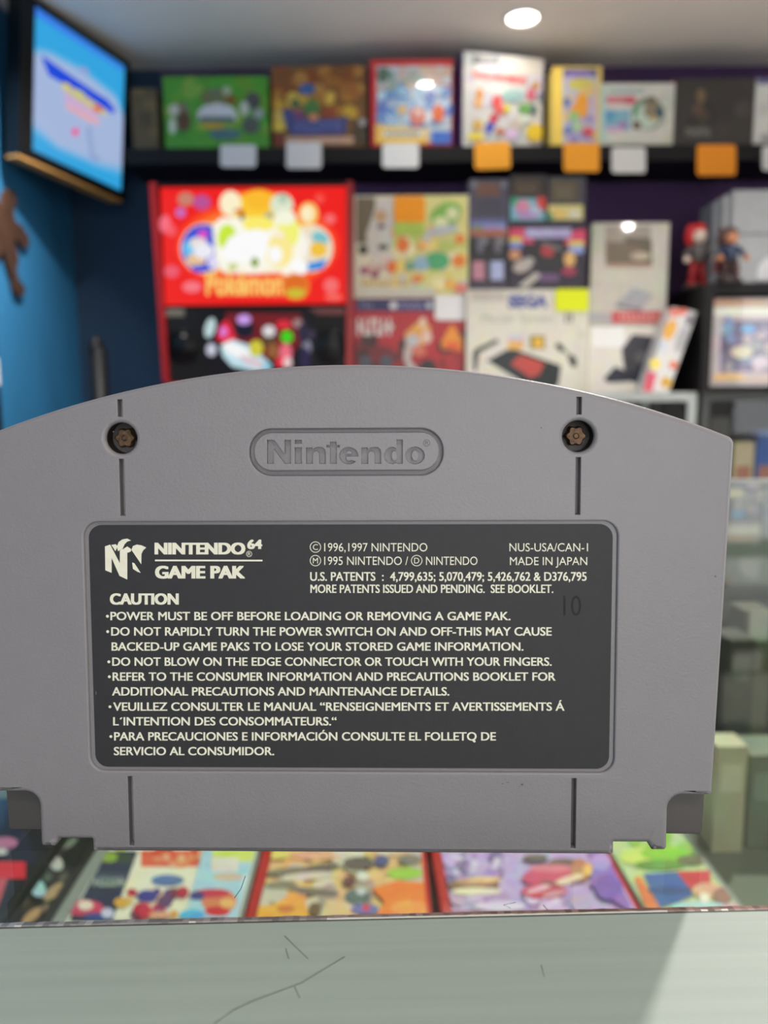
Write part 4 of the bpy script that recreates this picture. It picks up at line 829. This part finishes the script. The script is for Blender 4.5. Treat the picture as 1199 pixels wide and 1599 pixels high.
def art(A): A.rect(-200, 1200, 60, 1346, (40, 42, 64)).ell(8, 1316, 20, 9, (190, 120, 160)).ell(2, 1330, 10, 5, (206, 206, 214)).rect(-200, 1346, 40, 1372, (224, 50, 66)).rect(-200, 1372, 12, 1446, (200, 90, 100))
flat_case('dark game case with a red band at the far lower left corner under glass', (-200, 1450), (-2, 1447), (-150, 1330), .172, M_blackcase, (36, 34, 40), art)
def art(A):
    A.scatter(960, 1200, 1160, 1330, 26, [(150, 190, 70), (206, 214, 110), (90, 150, 70)], 8, 18, 50)
    A.ell(1000, 1338, 34, 14, (206, 216, 110)).ell(1040, 1334, 40, 12, (150, 196, 60)).ell(1030, 1352, 40, 8, (110, 150, 60)).ell(1078, 1322, 20, 8, (160, 196, 100))
    A.poly([(990, 1372), (1000, 1370), (1034, 1424), (1010, 1424)], (230, 126, 60)).poly([(1004, 1366), (1060, 1362), (1082, 1400), (1030, 1420)], (70, 100, 160)).ell(1044, 1392, 34, 6, (60, 80, 130)).poly([(1056, 1362), (1128, 1360), (1110, 1386), (1086, 1400)], (206, 60, 66)).ell(1104, 1392, 24, 12, (226, 170, 140)).ell(1128, 1400, 16, 12, (160, 110, 100)).ell(1090, 1418, 44, 9, (176, 214, 214)).ell(1144, 1420, 18, 8, (226, 160, 180)).ell(1080, 1345, 24, 8, (120, 110, 80)).ell(1100, 1404, 8, 8, (240, 226, 210))
flat_case('game case with a green, blue and red cover, rightmost under the counter glass', (1010, 1428), (1168, 1422), (976, 1335), .172, M_clearcase, (190, 206, 150), art, lip_l=.001)
# objects standing further back on the inner shelf, seen beside the cartridge
def standing(px0, px1, Y, pt, c, label, d=.03, band=None):
    x0 = hitY(px0, 1200, Y).x; x1 = hitY(px1, 1200, Y).x; zt = min(hitY(px0, pt, Y).z, GLASS_Z-.012)
    b0 = .012 if band is None else 0.0; b1 = .03 if band is None else band
    mb = MB(); mb.box((x0, Y, CASE_Z-.0136), (x1, Y+d, zt), c)
    mb.box((x0+.003, Y-.0004, zt-b1), (x1-.003, Y, zt-b0), [min(255, q+(25 if band is None else 90)) for q in c])
    tag(mb.build('game_box', M_print, origin=((x0+x1)/2, Y+d/2, CASE_Z-.0136)), label, 'game box', 'boxes standing inside the counter')
standing(1118, 1166, .455, 1166, (206, 200, 170), 'cream box standing inside the counter behind the rightmost case', .02)
standing(1172, 1260, .46, 1180, (130, 136, 120), 'grey-green box standing inside the counter at the right photo edge')
standing(1128, 1168, .52, 1000, (84, 84, 76), 'dark olive box standing at the back inside the counter')
standing(1150, 1192, .585, 955, (112, 110, 96), 'tall box with a cream top band standing against the back panel inside the counter', band=.024)
standing(1100, 1240, .63, 918, (84, 88, 84), 'wide dark grey box standing against the back panel inside the counter', .012)

# ------------------------------------------------------------------ the game cartridge
CY_, CT_, CR_ = math.radians(-1.161), math.radians(3.96), math.radians(.136)
RL = Matrix.Rotation(CY_, 3, 'Y') @ Matrix.Rotation(CT_, 3, 'X') @ Matrix.Rotation(CR_, 3, 'Z')
RW = RC @ RL
DIST = .1178
CC = CAM+ray(546, 1010)*DIST
nW = RW @ Vector((0, 0, 1)); uW = RW @ Vector((1, 0, 0)); vW = RW @ Vector((0, 1, 0))
def cl(px, py):
    q = hit(px, py, CC, nW)-CC; return (q.dot(uW)*1000, q.dot(vW)*1000)
# set the camera height above the glass so that the cartridge stands on it
botm = min(cl(x, 1331)[1] for x in (220, 546, 870))
low = CC+vW*(botm/1000)
DZ = GLASS_Z-low.z
CC = CC+Vector((0, 0, DZ))
lean = math.asin(max(-1, min(1, nW.z)))
TCt = RW.to_4x4(); TCt.translation = CC
def mm(x, y, z): return TCt @ Vector((x/1000, (y-z*math.tan(lean))/1000, z/1000))
CART = empty('game_cartridge', (CC.x, CC.y+.008, GLASS_Z), 'grey plastic game cartridge standing upright with its dark caution label facing the viewer', 'game cartridge')

M_plast = mat('grey_cartridge_plastic', (130, 126, 128), 0.4, 0, 0.015, 200, 0.4, 2600, spec=.5)
M_plastshade = mat('grey_plastic_shade_tone', (82, 77, 75), 0.5, 0, 0.05, 300, 0.2, 2600)  # same grey plastic; the corner cut-outs' shade is put into the colour
M_label = mat('charcoal_label', (48, 47, 49), 0.5, 0, 0.05, 700, 0.15, 3000, spec=.3)
M_ink = mat('cream_ink', (232, 228, 206), 0.6, 0, 0.04, 900)
M_stamp = mat('faint_stamp', (43, 40, 41), 0.6, spec=.2)
M_screw = mat('rusty_brass', (92, 70, 50), 0.5, 0.6, 0.5, 1500, 0.6, 2500)
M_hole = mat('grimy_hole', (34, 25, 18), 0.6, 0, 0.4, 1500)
M_dirt = mat('dirt_speck', (92, 90, 92), 0.7)

def area(p): return .5*sum(p[i][0]*p[(i+1) % len(p)][1]-p[(i+1) % len(p)][0]*p[i][1] for i in range(len(p)))
def ccw(p): return p if area(p) > 0 else p[::-1]
def dedup(p):
    r = []
    for q in p:
        if not r or math.dist(q, r[-1]) > 1e-3: r.append((q[0], q[1]))
    if math.dist(r[0], r[-1]) < 1e-3: r.pop()
    return r
def offset(p, d):
    """move a counter-clockwise loop outwards by d (mitred)"""
    n = len(p); r = []
    for i in range(n):
        a, b, c = Vector(p[i-1]), Vector(p[i]), Vector(p[(i+1) % n])
        d1 = (b-a).normalized(); d2 = (c-b).normalized()
        n1 = Vector((d1.y, -d1.x)); n2 = Vector((d2.y, -d2.x))
        k = n1+n2; L = k.length
        k = k/L if L > 1e-6 else n1
        s = d/max(.35, k.dot(n1)); r.append((b.x+k.x*s, b.y+k.y*s))
    return r
def rounded(p, radii, seg=5):
    """round the corners of a ccw polygon"""
    n = len(p); out = []
    for i in range(n):
        r = radii[i] if isinstance(radii, (list, tuple)) else radii
        a, b, c = Vector(p[i-1]), Vector(p[i]), Vector(p[(i+1) % n])
        if r <= 0: out.append((b.x, b.y)); continue
        d1 = (a-b).normalized(); d2 = (c-b).normalized()
        ang = d1.angle(d2); t = min(r/math.tan(ang/2), (a-b).length*.48, (c-b).length*.48); rr = t*math.tan(ang/2)
        cen = b+(d1+d2).normalized()*(rr/math.sin(ang/2))
        s = b+d1*t-cen; e = b+d2*t-cen
        a0 = math.atan2(s.y, s.x); a1 = math.atan2(e.y, e.x); da = (a1-a0+math.pi) % (2*math.pi)-math.pi
        for k in range(seg+1):
            x = a0+da*k/seg; out.append((cen.x+rr*math.cos(x), cen.y+rr*math.sin(x)))
    return out
def rrect(x0, y0, x1, y1, r, seg=6): return rounded([(x0, y0), (x1, y0), (x1, y1), (x0, y1)], r, seg)
def circle(cx, cy, r, n=40): return [(cx+r*math.cos(2*math.pi*k/n), cy+r*math.sin(2*math.pi*k/n)) for k in range(n)]
def fill(mb, loops, z, m=0, smooth=False):
    L = [[Vector((x, y, 0)) for x, y in l] for l in loops]
    t = tessellate_polygon(L); flat = [q for l in loops for q in l]
    mb.add([mm(x, y, z) for x, y in flat], [tuple(f) for f in t], m=m, smooth=smooth)
def strip(mb, rings, m=0, smooth=True):
    n = len(rings[0][0]); vs = [mm(x, y, z) for l, z in rings for x, y in l]; fs = []
    for i in range(len(rings)-1):
        for k in range(n): fs.append((i*n+k, i*n+(k+1) % n, (i+1)*n+(k+1) % n, (i+1)*n+k))
    mb.add(vs, fs, m=m, smooth=smooth)
def edge_in(mb, loop, b, depth, m=0, seg=4, z0=0.0):
    """rounded edge of a hole: loop at the surface is the ccw hole outline (already widened by b)"""
    rings = []
    for k in range(seg+1):
        a = math.pi/2*k/seg; rings.append((offset(loop, -b*math.sin(a)), z0-b*(1-math.cos(a))))
    rings.append((offset(loop, -b*1.001), z0-depth)); strip(mb, rings, m)

# outline of the shell (mm), right half measured and mirrored
rx_top, ry_top = 57.7, 31.6
Rarc = 153.5; ytop = 42.75
def arc_y(x): return ytop-(Rarc-math.sqrt(Rarc**2-x*x))
_, yN = cl(985, 1317); xN0, _ = cl(959, 1320); xN1, _ = cl(1011, 1317); xT0, yT = cl(1019, 1330); xT1, _ = cl(1042, 1330); xC, yC = cl(1044, 1243); xR, _ = cl(1113, 1243)
yB = botm
half = [(xN0, yB), (xN0, yN), (xN1, yN), (xT0, yT+.05), (xT1, yT+.05), (xC, yC), (xR, yC), (rx_top, arc_y(rx_top))]
rad = [.25, .15, .1, .1, .5, 2.2, .3, 1.3]
arcs = [(x, arc_y(x)) for x in [i*2.0 for i in range(27, -1, -1)]]
right = half+arcs; rr = rad+[0]*len(arcs)
left = [(-x, y) for x, y in right[::-1]][1:]; rl_ = rr[::-1][1:]
OUT = dedup(rounded(right+left, rr+rl_, 6))
OUT = ccw(OUT)
B = .85
CAP = offset(OUT, -B)
# holes
(sx0, sy0), (sx1, sy1) = (-34.95, 32.0), (34.0, 31.85)
sx = 34.45; sy = 31.92
LBL = (-39.9, -19.15, 39.85, 18.72)
REC = rrect(LBL[0]-1.0, LBL[1]-.85, LBL[2]+1.0, LBL[3]+.8, 2.6, 8)
pil_o = [cl(387, 706), cl(694, 706), cl(540, 667), cl(540, 745)]
PX0, PX1, PY1, PY0 = pil_o[0][0], pil_o[1][0], pil_o[2][1], pil_o[3][1]
PILL = rrect(PX0, PY0, PX1, PY1, (PY1-PY0)/2-.01, 14)
il = [cl(396, 706), cl(685.7, 706), cl(540, 675.5), cl(540, 735)]
IX0, IX1, IY1, IY0 = il[0][0], il[1][0], il[2][1], il[3][1]
ISL = rrect(IX0, IY0, IX1, IY1, (IY1-IY0)/2-.01, 14)
holes = []; FL = -.75
back = MB()
gw = .48
slots = []
for s in (-1, 1):
    ty = arc_y(34.5)-.95
    slots.append(ccw(rrect(s*sx-gw, sy+3.15, s*sx+gw, ty, .12, 2)))
    slots.append(ccw(rrect(s*sx-gw, LBL[3]+.8+.55, s*sx+gw, sy-3.0, .12, 2)))
    slots.append(ccw(rrect(s*sx-gw, yB+.95, s*sx+gw, LBL[1]-.85-.45, .12, 2)))
scr = [ccw(circle(s*sx, sy, 3.0)) for s in (-1, 1)]
allholes = slots+scr+[REC, PILL]
fill(back, [CAP]+allholes, 0.0, smooth=True)
seg = 6; rings = []
for k in range(seg+1):
    a = math.pi/2*k/seg; rings.append((offset(OUT, -B+B*math.sin(a)), -B*(1-math.cos(a))))
rings.append((OUT, -4.0)); strip(back, rings)
for l in slots: edge_in(back, l, .12, 1.62, seg=2)
for l in scr: edge_in(back, l, .62, .8, seg=5)
edge_in(back, REC, .3, .55, seg=4)
edge_in(back, PILL, .22, 1.3, seg=4)
fill(back, [offset(OUT, -.4)]+[ccw(circle(s*sx, sy, 2.42)) for s in (-1, 1)]+[offset(REC, -.28)], -1.6, smooth=True)
fill(back, [offset(PILL, -.2)], -1.25, smooth=True)
fill(back, [offset(REC, -.25)], -.54, smooth=True)
# dirt specks near the lower groove
for px, py, rx, ry in ((785, 1224, .25, .06), (793, 1222, .3, .05), (815, 1225, .22, .16), (811, 1228, .12, .05), (177, 674, .1, .1), (845, 668, .12, .1), (1117, 900, .12, .16), (150, 1082, .1, .3)):
    x, y = cl(px, py); fill(back, [[(x+rx*math.cos(t), y+ry*math.sin(t)) for t in [k*math.pi/4 for k in range(8)]]], .006, m=1)
back.build('back_shell', [M_plast, M_dirt], CART, wn=True, merge=1e-6)
# grimy screw wells
for s in (-1, 1):
    w = MB(); c = circle(s*sx, sy, 2.4); strip(w, [(c, -.78), (c, -3.6)], smooth=True); fill(w, [c], -3.6)
    well = w.build('screw_well', M_hole, CART)
    h = MB(); n = 48
    def lob(r): return [(s*sx+(r+.16*math.cos(6*t))*math.cos(t), sy+(r+.16*math.cos(6*t))*math.sin(t)) for t in [2*math.pi*k/n for k in range(n)]]
    strip(h, [(lob(1.5), -3.55), (lob(1.45), -2.0), (lob(1.25), -1.75)]); fill(h, [lob(1.25)], -1.75)
    strip(h, [(circle(s*sx, sy, .5, 20), -1.74), (circle(s*sx, sy, .3, 20), -1.6)]); fill(h, [circle(s*sx, sy, .3, 20)], -1.6)
    h.build('screw', M_screw, well)
# front shell: full outline behind the corner cut-outs
fo_half = [(xT1-1.0, yB+1.75), (xR-.3, yB+1.75), (rx_top-.05, arc_y(rx_top)-.02)]
fr = [(34, yB+.4), (xT1-1.4, yB+.4)]+fo_half
frr = [0, .1, .2, .6, 1.2]
ar2 = [(x, arc_y(x)-.03) for x, y in arcs]
R2 = fr+ar2; rr2 = frr+[0]*len(ar2); L2 = [(-x, y) for x, y in R2[::-1]][1:]; rl2 = rr2[::-1][1:]
FO = ccw(dedup(rounded(R2+L2, rr2+rl2, 5)))
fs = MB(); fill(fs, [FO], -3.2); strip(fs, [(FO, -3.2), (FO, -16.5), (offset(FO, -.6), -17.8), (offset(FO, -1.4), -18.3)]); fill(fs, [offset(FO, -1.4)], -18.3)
fs.build('front_shell', M_plastshade, CART, wn=True, merge=1e-6)

# raised maker's badge with cut-in lettering
def loops_of(body, bold, x0, y0, x1, y1):
    vs, fs_ = text_polys(body, bold)
    vs = [(x0+a*(x1-x0), y0+b*(y1-y0)) for a, b in vs]
    # weld coincident points, then walk the boundary
    key = {}; idx = []
    pts = []
    for v in vs:
        k = (round(v[0], 4), round(v[1], 4))
        if k not in key: key[k] = len(pts); pts.append(v)
        idx.append(key[k])
    cnt = {}
    for f in fs_:
        g = [idx[i] for i in f]
        for i in range(len(g)):
            e = (g[i], g[(i+1) % len(g)])
            if e[0] != e[1]: cnt[e] = 1
    nxt = {a: b for (a, b) in cnt if (b, a) not in cnt}
    loops = []; seen = set()
    for a in list(nxt):
        if a in seen: continue
        l = []; c = a
        while c not in seen and c in nxt: seen.add(c); l.append(pts[c]); c = nxt[c]
        if len(l) > 2: loops.append(l)
    return loops, (vs, fs_)
def ZB(x, y): return cl(370+x/3.526, 650+y/3.526)
def el(cx, cy, rx, ry, a0=0, a1=360, n=24): return [(cx+rx*math.cos(math.radians(a0+(a1-a0)*k/n)), cy+ry*math.sin(math.radians(a0+(a1-a0)*k/n))) for k in range(n+(0 if abs(a1-a0) == 360 else 1))]
EN = [(380, 172), (416, 172), (416, 182), (432, 171), (452, 168), (472, 171), (484, 182), (489, 198), (489, 262), (452, 262), (452, 207), (446, 196), (436, 193), (426, 196), (418, 207), (418, 262), (380, 262)]
GL = [[[(165, 130), (205, 130), (262, 208), (262, 130), (297, 130), (297, 262), (262, 262), (203, 182), (203, 262), (165, 262)]],
      [[(318, 130), (357, 130), (357, 152), (318, 152)]], [[(318, 171), (357, 171), (357, 262), (318, 262)]], [EN],
      [[(512, 140), (548, 140), (548, 158), (566, 158), (566, 172), (550, 172), (550, 262), (512, 262), (512, 172), (492, 172), (492, 158), (512, 158)]],
      [el(615, 217, 53, 48, 5, -318, 30)+[(628, 240), (616, 246), (604, 239), (601, 222)], [(601, 207), (605, 195), (615, 190), (628, 194), (634, 207)]],
      [[(x+305, y) for x, y in EN]],
      [[(878, 128), (913, 128), (913, 262), (878, 262), (878, 255), (860, 264), (836, 261), (818, 246), (810, 224), (811, 204), (820, 184), (838, 171), (860, 168), (878, 177)], el(866, 217, 15, 26)],
      [el(980, 216, 54, 49), el(980, 216, 18, 27)]]
GL = [[[ZB(*p) for p in l] for l in g] for g in GL]
LO = [l for g in GL for l in g]
rx0, ry1 = cl(660.5, 686.2); rx1, ry0 = cl(671.5, 697.2)
LO2, (tv2, tf2) = loops_of('®', .0, rx0, ry0, rx1, ry1)
bd = MB()
ISC = offset(ISL, -.2)
fill(bd, [ISC]+LO, -.06)
strip(bd, [(offset(ISL, -.2+.2*math.sin(math.pi/2*k/4)), -.06-.2*(1-math.cos(math.pi/2*k/4))) for k in range(5)]+[(ISL, -1.3)])
for l in LO: strip(bd, [(l, -.06), (l, -.9)], smooth=False)
for g in GL: fill(bd, g, -.9)
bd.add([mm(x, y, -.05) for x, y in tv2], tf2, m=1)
bd.build('maker_badge', [M_plast, M_plastshade], CART)

# caution label with its printing
LZ = -.30
lb = MB(); LL = rrect(*LBL, 2.0, 8)
fill(lb, [LL], LZ); strip(lb, [(LL, LZ), (LL, -.53)], smooth=False)
def ltext(body, x0, yt, x1, yb, bold=0.0, m=1, z=.012):
    w = bold*(yb-yt)          # heavier lettering: the glyphs are overprinted with small shifts
    bold = 0.0
    if w > 0:
        n = max(1, int(math.ceil(w/.5)))
        for i in range(-n, n+1):
            for j in (-1, 0, 1):
                if i or j: _ltext(body, x0+w+i*w/n, yt+j*w*.35+w*.35, x1-w+i*w/n, yb+j*w*.35-w*.35, 0.0, m, z+.0006*(i+n+1+j*.2))
        return _ltext(body, x0+w, yt, x1-w, yb, 0.0, m, z)
    return _ltext(body, x0, yt, x1, yb, 0.0, m, z)
def _ltext(body, x0, yt, x1, yb, bold=0.0, m=1, z=.012):
    """x0,x1: ends of the line; yt,yb: cap height and baseline, photo pixels on the label plane"""
    vs, fs_ = text_polys(body, bold)
    # where caps sit inside the line's own box
    ref = 'H'
    c = bpy.data.curves.new('lettering', 'FONT'); c.body = body; c.offset = bold
    o = bpy.data.objects.new('lettering', c); COL.objects.link(o); bpy.context.view_layer.update()
    y0 = min(v[1] for v in o.bound_box); y1 = max(v[1] for v in o.bound_box)
    c.body = ref; bpy.context.view_layer.update()
    h0 = min(v[1] for v in o.bound_box); h1 = max(v[1] for v in o.bound_box)
    bpy.data.objects.remove(o); bpy.data.curves.remove(c)
    P = []
    for a, b in vs:
        yy = (y0+b*(y1-y0)-h0)/(h1-h0)
        P.append(cl(x0+a*(x1-x0), yb+yy*(yt-yb)))
    lb.add([mm(x, y, LZ+z) for x, y in P], fs_, m=m)
def lell(px, py, r, m=1, z=.012, hole=0.0):
    x, y = cl(px, py); k = r/10.0
    if hole: fill(lb, [circle(x, y, k, 28), circle(x, y, hole/10., 28)], LZ+z, m)
    else: fill(lb, [circle(x, y, k, 14)], LZ+z, m)
def lpoly(pts, m=1, z=.012): fill(lb, [[cl(*p) for p in pts]], LZ+z, m)
def Z1(x, y): return (130+x/3.426, 810+y/3.426)
lpoly([Z1(*p) for p in ((112, 150), (140, 140), (192, 240), (192, 172), (205, 162), (232, 182), (232, 328), (190, 308), (148, 212), (148, 292), (114, 278))])
lpoly([Z1(*p) for p in ((146, 142), (170, 138), (180, 150), (168, 176), (162, 166))])
lpoly([Z1(*p) for p in ((182, 176), (176, 150), (186, 126), (206, 112), (232, 108), (252, 118), (232, 124), (218, 138), (208, 160), (192, 170))])
lpoly([Z1(*p) for p in ((210, 164), (232, 150), (252, 164), (252, 176), (236, 184), (222, 176))])
lpoly([Z1(*p) for p in ((254, 168), (262, 148), (282, 140), (308, 144), (334, 156), (318, 170), (308, 190), (307, 246))])
lpoly([Z1(*p) for p in ((258, 236), (270, 240), (304, 292), (286, 286), (262, 270))])
ltext('NINTENDO', 240.3, 848, 382.5, 866.3, .09); ltext('64', 385.4, 843.3, 409, 857.8, .09); ltext('®', 383.6, 861.4, 393, 870.2, .0)
lpoly([(241, 874.4), (409.3, 874.6), (409.3, 877.2), (241, 877.0)])
ltext('GAME PAK', 241, 884.3, 382, 904, .085)
ltext('CAUTION', 170.3, 927.4, 278.3, 944.8, .075)
LINES = [('POWER MUST BE OFF BEFORE LOADING OR REMOVING A GAME PAK.', 171.2, 956.3, 797.5, 969.3, 166.6),
 ('DO NOT RAPIDLY TURN THE POWER SWITCH ON AND OFF-THIS MAY CAUSE', 172.4, 980.3, 862, 993.4, 167),
 ('BACKED-UP GAME PAKS TO LOSE YOUR STORED GAME INFORMATION.', 173, 1004.0, 817.8, 1017, None),
 ('DO NOT BLOW ON THE EDGE CONNECTOR OR TOUCH WITH YOUR FINGERS.', 174, 1027.6, 862, 1040.6, 168.8),
 ('REFER TO THE CONSUMER INFORMATION AND PRECAUTIONS BOOKLET FOR', 174.6, 1051, 868, 1064, 169.6),
 ('ADDITIONAL PRECAUTIONS AND MAINTENANCE DETAILS.', 173.8, 1074.2, 701.8, 1087.2, None),
 ('VEUILLEZ CONSULTER LE MANUAL “RENSEIGNEMENTS ET AVERTISSEMENTS Á', 175.6, 1098, 882, 1111, 170.6),
 ('L´INTENTION DES CONSOMMATEURS.“', 175.5, 1121, 525.3, 1134, None),
 ('PARA PRECAUCIONES E INFORMACIÓN CONSULTE EL FOLLETO DE', 177, 1144.6, 774.7, 1157.6, 172),
 ('SERVICIO AL CONSUMIDOR.', 176.6, 1167.8, 427.7, 1180.6, None)]
for body, x0, yt, x1, yb, bl in LINES:
    ltext(body, x0, yt, x1, yb, .035)
    if bl: lell(bl, (yt+yb)/2+.3, 2.3)
lpoly([(738, 1155), (741, 1156), (743, 1159), (741.5, 1161), (738, 1159)])
for x, y, ch in ((492.1, 854.8, 'C'), (492.1, 876, 'M'), (650.6, 876, 'D')):
    lell(x, y, 8.6, hole=7.5); ltext(ch, x-4.0, y-4.4, x+4.0, y+4.4, 0)
ltext('1996,1997 NINTENDO', 505.9, 848.6, 667.3, 861.6); ltext('1995 NINTENDO /', 505.9, 869.8, 637.2, 882.8); ltext('NINTENDO', 665.2, 869.8, 745.7, 882.8)
ltext('NUS-USA/CAN-1', 795.7, 848.8, 918.7, 861.5); ltext('MADE IN JAPAN', 796.5, 870.5, 917.5, 883)
ltext('U.S. PATENTS  :  4,799,635; 5,070,479; 5,426,762 & D376,795', 483.8, 894, 916.6, 907.6, .028)
ltext('MORE PATENTS ISSUED AND PENDING.  SEE BOOKLET.', 484.2, 913.6, 864.5, 926.6, .028)
ltext('10', 880, 931, 908, 962, 0, m=2)
lb.build('caution_label', [M_label, M_ink, M_stamp], CART, recalc=False)
